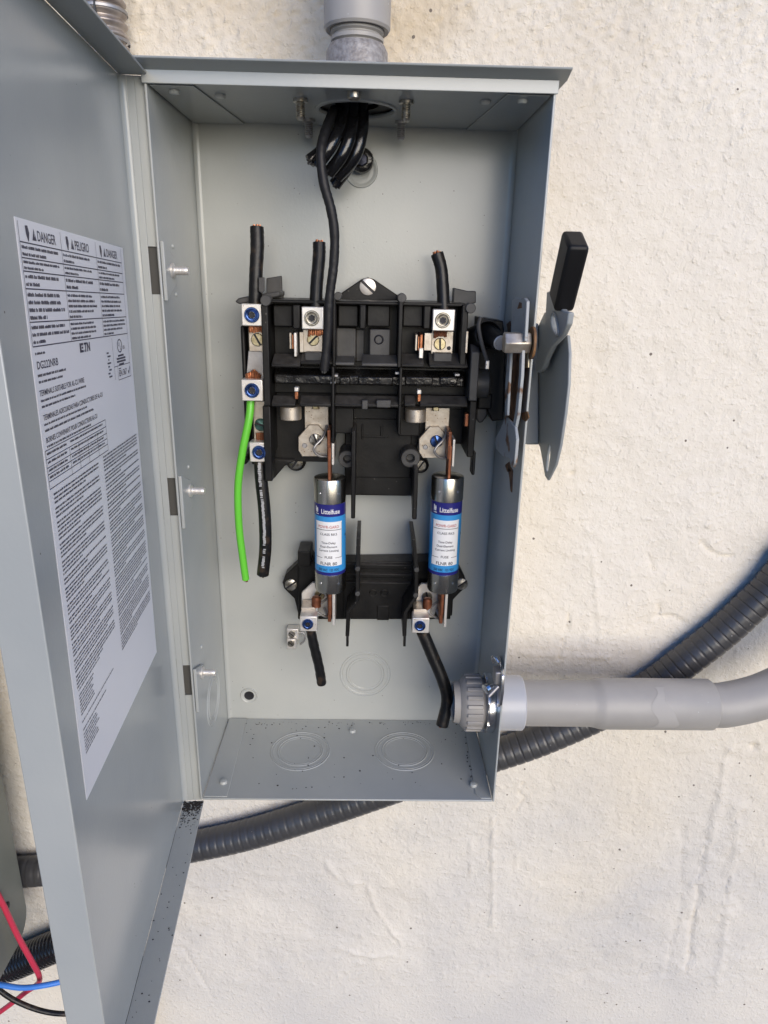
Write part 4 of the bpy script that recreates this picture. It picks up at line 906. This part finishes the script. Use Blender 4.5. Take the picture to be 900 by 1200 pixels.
m = MB(); m.cyl((hubp.x - .003, -.046, P(566, 452, -.058).z), (.108, -.046, P(566, 452, -.058).z), .0115, n=28); m.build('drive_hub', PLASTIC_G, lk, bevel=.0012)
m = MB(); pbox(m, 560, 461, 577, 480, -.046, -.020); m.build('drive_lever', PLASTIC, lk, bevel=.0015)
m = MB(); q = [P(u, v, -.040) for u, v in ((558, 476), (570, 474), (571, 486), (566, 494), (561, 496), (557, 490))]; m.prism([(p.x, p.z) for p in q], 'y', -.042, -.034); m.build('drive_claw', PLASTIC_G, lk, bevel=.0015)
# slotted arm: a thick sheet standing parallel to the side sheet
def xplate(mb, pts, x, th, mi=0):
    q = [PX(u, v, x) for u, v in pts]; mb.prism([(p.y, p.z) for p in q], 'x', x, x + th, mi)
m = MB(); xplate(m, ((600, 352), (603, 349), (614, 349), (617, 353), (616, 372), (614.5, 400), (598, 402), (599, 380)), XA, .0022); ar = m.build('arm_top', PAINT_RUST, lk, bevel=.0005)
m = MB(); q = PX(606, 360, XA - .0002); xplate(m, ((608.5, 354), (611, 355), (611, 361), (606, 362)), XA - .0003, .0004); m.build('rust_patch', RUST, ar, smooth=False)
m = MB(); xplate(m, ((595.5, 405), (599, 405), (596.5, 440), (594, 487), (591.5, 487), (592, 450)), XA - .004, .0018); m.build('slot_edge', PAINT_RUST, lk, bevel=.0004)
m = MB(); xplate(m, ((609.5, 405), (612, 405), (610.5, 440), (606.5, 485), (603, 503), (600, 503), (604, 480), (608, 440)), XA, .0022); m.build('slot_edge', PAINT_RUST, lk, bevel=.0004)
m = MB(); xplate(m, ((597, 406), (611, 406), (609, 440), (604, 485), (600, 500), (592, 492), (593, 450)), XA + .0024, .0016); m.build('rusty_channel', RUST, lk, bevel=.0003)
m = MB(); xplate(m, ((579.5, 515), (586, 503), (592, 488), (603, 500), (604.8, 515), (602.5, 543), (600.5, 547.5), (598, 545), (598, 537), (589, 534.5), (581, 526)), XA - .001, .0022); m.build('arm_foot', PAINT_RUST, lk, bevel=.0005)
m = MB(); xplate(m, ((614, 406), (618.5, 407), (618.5, 431), (613.5, 431)), XA + .006, .0012, 0); m.build('guide_strip', OXIDE, lk, bevel=.0003)
m = MB(); q = PX(605.5, 401.5, XA - .003); m.lathe([(.0068, -.009), (.0076, -.008), (.0076, .008), (.0068, .009), (0, .009)], q, (1, 0, .02), 6, caps=True, ang0=rad(30)); m.build('hex_nut', ZINC, lk, bevel=.0006)
m = MB(); m.lathe([(.0108, 0), (.0108, .0016), (.004, .0018)], q + Vector((.0095, 0, 0)), (1, 0, 0), 24); m.build('washer', RUSTP, lk)
def blotch(pts, x, mt):                                      # thin rust run on the side sheet
    m = MB(); q = [PX(u, v, x) for u, v in pts]; m.prism([(p.y, p.z) for p in q], 'x', x - .0003, x + .0004); return m
for pts in (((598.5, 547), (601, 552), (600.5, 562), (600, 577), (598.5, 575), (597.5, 562), (596, 552)), ((612, 484), (618, 482), (620, 489), (616, 494), (612, 491)), ((616, 388), (620, 386), (621, 402), (619, 412), (616, 400)), ((594, 380), (598, 376), (600, 386), (596, 392)), ((592, 545), (597, 541), (599, 552), (595, 553))):
    m = blotch(pts, HW - .0002, RUSTP); m.build('rust_run', RUST if pts[0][0] < 600 else RUSTP, box, smooth=False)

# outside: handle with its guard
XH = .150
hn = thing('operating_handle', 'black-gripped grey operating handle with its tapered guard, on the outer side of the box', 'handle', PX(632, 521, XH))
br = MB(); a, b = PX(632, 379, XH), PX(632, 521, XH); br.prism([(a.y, a.z), (b.y, b.z), (.004, b.z), (.004, a.z)], 'x', HW + t + .0002, XH - .0005); br.build('pivot_housing', PAINT_OUT, hn, bevel=.001)
m = MB(); pl = ((631, 381), (638, 366), (655, 366), (660, 392), (664.7, 393), (666.5, 415), (665.5, 450), (661.5, 486), (656, 522), (650.5, 545), (646.5, 553), (641.5, 563), (638.5, 558), (635.5, 540), (632.5, 524), (631, 521), (617, 521), (619, 480), (624, 430), (627, 381))
slot = ((643.2, 521), (644.8, 523), (644.3, 536), (642.2, 551), (640.3, 554), (639.4, 551), (640.6, 534))
q = [PX(u, v, XH) for u, v in pl]; qs = [PX(u, v, XH) for u, v in slot]
def plate_with_hole(outer, inner, x0, x1):
    bm = bmesh.new()
    def loop(pts):
        vs = [bm.verts.new((x0, p.y, p.z)) for p in pts]; return [bm.edges.new((vs[i], vs[(i + 1) % len(vs)])) for i in range(len(vs))]
    e = loop(outer) + loop(inner); bmesh.ops.triangle_fill(bm, use_beauty=True, use_dissolve=False, edges=e)
    r = bmesh.ops.extrude_face_region(bm, geom=bm.faces[:]); bmesh.ops.translate(bm, verts=[v for v in r['geom'] if isinstance(v, bmesh.types.BMVert)], vec=(x1 - x0, 0, 0))
    bm.verts.index_update(); mb = MB(); mb.add([v.co[:] for v in bm.verts], [tuple(v.index for v in f.verts) for f in bm.faces]); bm.free(); return mb
plate_with_hole(q, qs, XH, XH + .0022).build('guard_plate', PAINT_OUT, hn, bevel=.0006, angle=30)
# lever: flat bar leaning outward, with an oblong eye
lv = ((638.5, 378.7), (640.5, 342), (643, 341), (650.7, 344), (658.7, 364), (666, 366), (664, 380), (658, 393), (646.7, 405), (640, 419), (636, 430.7), (632, 436), (629, 437), (628, 420), (633, 398))
eye = ((648, 366), (651.5, 372), (654, 384), (654, 392), (651, 392), (647, 384), (646, 372))
xl_ = XH - .0075
plate_with_hole([PX(u, v, xl_) for u, v in lv], [PX(u, v, xl_) for u, v in eye], xl_, xl_ + .0042).build('lever', PAINT_OUT, hn, bevel=.0010, angle=30)
m = MB(); rim = [PX(u, v, xl_ - .0004) for u, v in eye]; m.tube(rim + rim[:1], .0009, 8, 3, cap=False); m.build('eye_rim', PAINT_OUT, hn)
# grip: tapered rounded block along the lever
g0, g1 = PX(657, 356, XH - .0055), PX(675, 279, XH - .0055)
def bigrip():
    m = MB(); ax = (g1 - g0).normalized(); xx = Vector((1, 0, 0)); yy = ax.cross(xx).normalized(); xx = yy.cross(ax).normalized(); rows = []
    wx, wy = .0135, .0230
    for f, k in ((0, .94), (.08, 1.0), (.92, 1.02), (1.0, .97)):
        c = g0.lerp(g1, f); rows.append([c + xx * a * wx * k / 2 + yy * b * wy * k / 2 for a, b in ((-1, -1), (1, -1), (1, 1), (-1, 1))])
    v = [p for r in rows for p in r]; f_ = [(0, 1, 2, 3), (12, 15, 14, 13)] + [(i * 4 + j, i * 4 + (j + 1) % 4, i * 4 + 4 + (j + 1) % 4, i * 4 + 4 + j) for i in range(3) for j in range(4)]
    m.add(v, f_); return m.build('grip', GRIP, hn, bevel=.0022, seg=3)
bigrip()
#@@PIPES

# ------------------------------------------------------------------ conduits and wiring around the box
# grey plastic conduit leaving through the right side
pc = thing('plastic_conduit', 'smooth grey plastic conduit leaving the right side of the box, with a wider bell end', 'conduit', (HW + .10, -.077, .073 - .022))
ay, az = -.0770, .0735; AX = (1, 0, 0)
def xs(u): return PX(u, 825, HW).x
uc = P(617, 827, ay - .018).x; ub0 = P(696, 825, ay - .015).x; ub1 = P(712, 825, ay - .015).x; ub2 = P(843.5, 824, ay - .015).x
R0, R1, RC = .0200, .0222, .0238
m = MB(); m.lathe([(R0, HW + .004), (R0, ub0)] + [(R0 + (R1 - R0) * (3 * k * k - 2 * k ** 3), ub0 + (ub1 - ub0) * k) for k in (.2, .4, .6, .8, 1)] + [(R1, ub2 - .0012), (R1 - .0010, ub2), (R0 + .0002, ub2)], (0, ay, az), AX, 44, caps=False); m.build('pipe', PVC, pc, angle=50)
m = MB(); m.lathe([(R0, HW + t + .0004), (RC, HW + t + .0004), (RC, uc - .0012), (RC - .0012, uc), (R0, uc)], (0, ay, az), AX, 44, caps=False); m.build('collar', PVC_L, pc)
# a pale smear of wall paint across the bell
m = MB(); ns_, na_ = 14, 16; v = []
for i in range(na_ + 1):
    a = -2.05 + 1.75 * i / na_; xl0 = P(766 + 5 * math.sin(i * .55), 825, ay - .015).x; xr0 = P(786 + 9 * math.sin(i * .30 + 1) + 1.2 * math.sin(i * 1.1), 825, ay - .015).x
    for x in (xl0, xr0): v.append((x, ay - (R1 + .00016) * math.sin(-a), az + (R1 + .00016) * math.cos(a)))
m.add(v, [(2 * i, 2 * i + 1, 2 * i + 3, 2 * i + 2) for i in range(na_)]); m.build('paint_smear', SMEAR, pc)
# elbow beyond the bell rises and turns along the wall
e0 = Vector((ub2 - .004, ay, az)); m = MB()
m.tube([e0, e0 + Vector((.020, 0, .0002)), P(905, 815, ay) + Vector((0, .004, 0)), P(960, 790, ay) + Vector((0, .010, 0)), P(1010, 740, ay) + Vector((0, .018, 0)), P(1040, 660, ay) + Vector((0, .024, 0))], R0 - .0006, 36, 8); m.build('elbow', PVC, pc)
# fittings inside the box
def xring(mb, prof, n=44, mi=0): mb.lathe(prof, (0, ay, az), AX, n, mi, caps=False)
th_ = []
x_ = HW - .012
while x_ < HW - .003: th_ += [(.0206, x_), (.0216, x_ + .0011)]; x_ += .0022
m2 = MB(); xring(m2, [(.0160, HW - .0125)] + th_ + [(.0206, HW - .0004)]); m2.build('thread', PVC_B, pc)
xb0, xb1 = HW - .0255, HW - .0095                                                          # ribbed bushing
m = MB(); xring(m, [(.0150, xb0 + .004), (.0165, xb0 - .0035), (.0190, xb0 - .0035), (.0228, xb0), (.0236, xb0 + .002), (.0236, xb1 - .001), (.0228, xb1), (.0170, xb1)]); bu = m.build('bushing', PVC_B, pc)
m = MB(); xring(m, [(.0152, xb0 + .001), (.0150, xb0 - .008), (.0172, xb0 - .009), (.0186, xb0 - .003)]); m.build('bushing_throat', PVC, bu)
for k in range(20):
    a = 2 * math.pi * k / 20 + .1; d = Vector((0, math.sin(a), math.cos(a))); M = Matrix.Translation((0, ay, az)) @ Matrix((( 1, 0, 0, 0), (0, d.z, d.y, 0), (0, -d.y, d.z, 0), (0, 0, 0, 1)))
    m = MB(); M2 = Matrix.Translation(Vector((xb0 + .0080, ay, az)) + d * .0238) @ Matrix.Rotation(-a, 4, 'X'); m.hexa(M2, .0135, .0034, .0022); m.build('bushing_rib', PVC_B, bu, bevel=.0006)
m = MB(); q = P(527, 800, ay - .01); m.box(xb0 - .009, xb0 - .005, ay - .006, ay + .002, az + .008, az + .016); m.build('throat_wedge', PLASTIC, bu, bevel=.001)
xn = HW - .0060                                                                            # steel locknut with lugs
pts = []
for k in range(48):
    a = 2 * math.pi * k / 48; r = .0262 if (k % 8) in (0, 1, 2) else .0238; pts.append((ay + r * math.sin(a), az + r * math.cos(a)))
m = MB(); m.prism(pts, 'x', xn - .0014, xn + .0014); m.build('locknut', CHROME, pc, bevel=.0005)
xg = HW - .0028                                                                            # grounding wedge ring and its screw
m = MB(); xring(m, [(.0222, xg - .003), (.0258, xg - .003), (.0258, xg + .0025), (.0222, xg + .0025)]); m.build('ground_ring', CHROME, pc)
gt = PX(581, 790, HW - .006); 
m = MB(); m.box(xg - .0045, xg + .0020, gt.y - .004, gt.y + .008, gt.z - .008, gt.z + .004); m.build('ground_terminal', DULL, pc, bevel=.0012)
m = MB(); q = PX(575, 812, HW - .012); m.cyl(q + Vector((-.002, -.002, -.002)), q + Vector((.006, .003, .004)), .0015, n=12); m.build('clamp_screw', DULL, pc)
m = MB(); q = PX(572, 806, HW - .012); m.lathe([(.0040, 0), (.0040, .003), (.0030, .0036), (0, .0036)], q, (-.8, -.5, -.2), 16); m.build('screw_head', CHROME, pc)
for k in range(4):
    m = MB(); c = PX(577, 808, HW - .008) + Vector((.0012 * k - .002, 0, .0006 * k)); m.tube([c + Vector((0, .0034 * math.sin(2 * math.pi * i / 10), .0034 * math.cos(2 * math.pi * i / 10))) for i in range(11)], .0006, 6, 2, cap=False); m.build('spring_coil', CHROME, pc)
m = MB(); pts = [PX(u, v, HW - .001) for u, v in ((582.5, 770), (586, 769), (588.5, 778), (590.5, 792), (590, 812), (588, 827), (585, 828.5), (584.5, 814), (586, 796), (585, 782))]
m.prism([(p.y, p.z) for p in pts], 'x', HW - .0028, HW - .0004); m.build('bond_strap', CHROME, pc, bevel=.0006)
m = MB(); q = PX(583, 776, HW - .004); m.tube([q + Vector((0, -.004, .002)), q + Vector((-.003, -.001, .005)), q + Vector((-.004, .004, .002)), q + Vector((-.002, .006, -.004))], .0012, 8); m.build('bond_clip', CHROME, pc)
m = MB(); q = P(565, 868, ay); m.box(xn - .002, xn + .003, ay - .006, ay + .000, az - .0275, az - .0235); m.build('locknut_lug', CHROME, pc, bevel=.0006)

# ribbed flexible conduit sweeping behind the box
YC = -.0095; RF = .0160
def ribbed(name, label, q, r, pitch, mt, depth=.0011, sharp=False, cat='conduit', n=28, straps=0):
    q = [Vector(p) for p in q]; base = q[0]
    c = thing(name, label, cat, base)
    L = sum((q[i + 1] - q[i]).length for i in range(len(q) - 1)); segs = len(q) - 1; sub = max(6, int(L / segs / (pitch / 9)))
    rf = (lambda l: r - depth * max(0.0, math.cos(2 * math.pi * l / pitch) - .82) / .18) if not sharp else (lambda l: r - depth * (1 + math.cos(2 * math.pi * l / pitch)) / 2)
    m = MB(); m.tube(q, r, n, sub, rfun=rf); m.build('sheath', mt, c, angle=80); return c
fx = [P(u, v, YC) for u, v in ((-60, 1012), (12, 1022), (125, 1010), (215, 994), (294, 977), (385, 949), (476, 918), (576, 886.5), (638, 865), (712, 832), (760, 806), (792, 783), (845, 742), (880, 710), (905, 685), (960, 615))]
ribbed('flexible_conduit', 'ribbed dark grey flexible conduit sweeping up across the wall behind the box', fx, RF, .0088, FLEX, .0009)
lx = [P(u, v, YC - .004) for u, v in ((4, 1131), (20, 1128), (70, 1107), (112, 1098), (142, 1112), (156, 1165), (160, 1260))]
ribbed('black_conduit', 'shiny black conduit below the grey cabinet, crossed by the red wire', lx, .0176, .0044, FLEXK, .0005, True)
tx = [P(u, v, -.018) for u, v in ((124, 75), (124, 40), (123, 0), (122, -60), (121, -130))]
tf = ribbed('metal_conduit', 'ribbed bare metal flexible conduit rising behind the top corner of the door', [Vector((tx[0].x, -.018, p.z)) for p in tx], .0176, .0068, FLEXM, .0026, True)
for k, zz in enumerate((-.006, .012, .034)):
    m = MB(); m.lathe([(.0180, 0), (.0183, .0004), (.0183, .0020), (.0180, .0024)], (tx[0].x, -.018, tx[1].z + zz), (0, 0, 1), 28, caps=False); m.build('crimp_band', DULL, tf)
for a in (-.25, .12):
    m = MB(); m.box(tx[0].x + .0182 * math.sin(a) - .0006, tx[0].x + .0182 * math.sin(a) + .0006, -.018 - .0182 * math.cos(a) - .0006, -.018 - .0182 * math.cos(a) + .0012, tx[1].z - .02, tx[4].z); m.build('seam_wire', PLASTIC_G, tf)

# hub and plastic adapter above the box
hb = thing('conduit_hub', 'rough cast metal hub and grey threaded adapter standing on top of the box', 'conduit hub', (HOLE.x, HOLE.y, H + .0075))
zt0 = H + .006
zh = P(416, 44, HOLE.y - .0180).z; zad = P(416, 22.5, HOLE.y - .0222).z
def rpx(u0, u1, v, y): return (P(u1, v, y).x - P(u0, v, y).x) / 2
rh = rpx(379, 453, 66, HOLE.y) * .97; rt = rpx(385, 449, 40, HOLE.y) * .97; ra = rpx(377, 457, 12, HOLE.y) * .98
m = MB(); m.lathe([(HR + .006, .0019), (HR + .006, .0055), (rh + .001, .0075), (rh, zh - H - .004), (rh - .0015, zh - H - .0012), (rt + .0008, zh - H), (rt - .001, zh - H)], (HOLE.x, HOLE.y, H), (0, 0, 1), 44, caps=False); m.build('cast_hub', HUB, hb)
prof = []; zz = zh - .003
while zz < zad + .004: prof += [(rt, zz), (rt, zz + .0022), (rt - .0018, zz + .0034), (rt - .0018, zz + .0040)]; zz += .0050
m = MB(); m.lathe(prof, (HOLE.x, HOLE.y, 0), (0, 0, 1), 44, caps=False); m.build('thread', PVC, hb, angle=20)
m = MB(); m.lathe([(rt - .0006, zad + .006), (rt + .0004, zad - .000), (ra - .0012, zad - .0006), (ra, zad + .001), (ra, zad + .16)], (HOLE.x, HOLE.y, 0), (0, 0, 1), 44, caps=False); m.build('adapter', PVC, hb)
m = MB(); m.lathe([(HR + .004, H + .0022), (.0150, H + .0024), (.0150, zad + .05), (0, zad + .05)], (HOLE.x, HOLE.y, 0), (0, 0, 1), 32, caps=False); m.build('bore', PLASTIC, hb)

# grey cabinet at the lower left edge, with loose wires hanging out of it
cb = thing('grey_cabinet', 'green-grey metal cabinet with a rounded lower corner, behind the red wire', 'cabinet', (-.45, -.03, -.24))
XC = P(20, 1000, -.030).x; yb_ = -.030; zb_ = P(14, 1086, -.034).z; rc_ = .026
pts = [(yb_, .20), (yb_, zb_ + rc_)] + [(yb_ - rc_ + rc_ * math.cos(a), zb_ + rc_ - rc_ * math.sin(a)) for a in (rad(k) for k in (15, 30, 45, 60, 75, 90))] + [(-.16, zb_), (-.16, .20)]
m = MB(); m.prism(pts, 'x', -.56, XC); m.build('shell', CABM, cb, bevel=.002)
m = MB(); m.prism([(-.1605, zb_ + .02), (-.1605, .19), (-.164, .19), (-.164, zb_ + .02)], 'x', -.555, XC - .006); m.build('cover', PAINT, cb, bevel=.001)
m = MB(); c = PX(8, 1062, XC + .0004); m.lathe([(.0042, 0), (.0042, .001), (.003, .0016), (0, .0016)], c, (1, 0, 0), 14); m.build('screw', SOCKET, cb)
def loose(name, label, pts, r, mt): 
    q = [P(*p) for p in pts]; w = MB(); w.tube(q, r, 14, 10); tag(w.build(name, mt, loc=q[0]), label, 'wire')
YWR = -.075
loose('red_wire', 'red wire bending sharply back under the blue wire at the lower corner', [(-30, 1000, YWR), (0, 1053, YWR), (20, 1095, YWR), (38, 1128, YWR), (46, 1144, YWR + .004), (44, 1153, YWR + .010), (30, 1163, YWR + .014), (12, 1177, YWR + .014), (-10, 1192, YWR + .014), (-40, 1205, YWR + .014)], .0027, WIRER)
loose('blue_wire', 'blue wire running behind the door edge at the lower corner', [(-40, 1148, YWR - .008), (0, 1154, YWR - .008), (25, 1157.5, YWR - .008), (50, 1155, YWR - .006), (80, 1148, YWR), (110, 1135, YWR + .01), (135, 1120, YWR + .03)], .0027, WIREB)
loose('black_wire', 'black wire drooping below the blue one at the lower corner', [(-40, 1128, YWR - .002), (0, 1161, YWR - .002), (25, 1176, YWR - .002), (55, 1186, YWR - .002), (85, 1188, YWR), (112, 1184, YWR + .01), (140, 1170, YWR + .03)], .0026, WIREK)

# ------------------------------------------------------------------ grit, soot and crumbs
def grit(name, label, pts):
    m = MB()
    for c, r in pts:
        v = [c + Vector((math.cos(a) * r * random.uniform(.6, 1.3), math.sin(a) * r * random.uniform(.5, 1.2), 0)) for a in (0, 1.6, 3.1, 4.6)] + [c + Vector((0, 0, r * .5))]
        m.add(v, [(0, 1, 4), (1, 2, 4), (2, 3, 4), (3, 0, 4), (3, 2, 1, 0)])
    o = m.build(name, SOOT, smooth=False); o['kind'] = 'stuff'; o['label'] = label; return o
pp = []
for _ in range(70):
    f = random.random(); u = 285 + 260 * random.random() ** .9; v = 848 + 80 * random.random() ** 1.7
    q = PZ(u, v, .0002)
    if abs(q.x) < HW - .004 and -D + .004 < q.y < -.004: pp.append((q, random.uniform(.0003, .0010)))
for _ in range(60):
    q = PZ(random.uniform(275, 548), 846 + abs(random.gauss(0, 2.2)), .0002); pp.append((q, random.uniform(.0003, .0009)))
for _ in range(16):
    k = random.random(); q = PZ(541 + 13 * k + random.uniform(-1.5, 1.5), 846 + 75 * k, .0012); pp.append((q, random.uniform(.0006, .0013)))
grit('debris', 'dark grit scattered on the box floor', pp)
pp = []
for _ in range(260):
    s_ = abs(random.gauss(0, .012)); n_ = random.uniform(.001, fl - .001); q = Vector(dp(.002 + s_, n_, DZ0 + .0002))
    pp.append((q, random.uniform(.0004, .0013) * (1.2 if s_ < .010 else .7)))
for _ in range(36):
    q = Vector(dp(random.uniform(.02, .21), random.uniform(.001, fl - .001), DZ0 + .0002)); pp.append((q, random.uniform(.0003, .0008)))
grit('soot_grit', 'black soot and grit gathered on the door bottom flange by the hinge', pp)
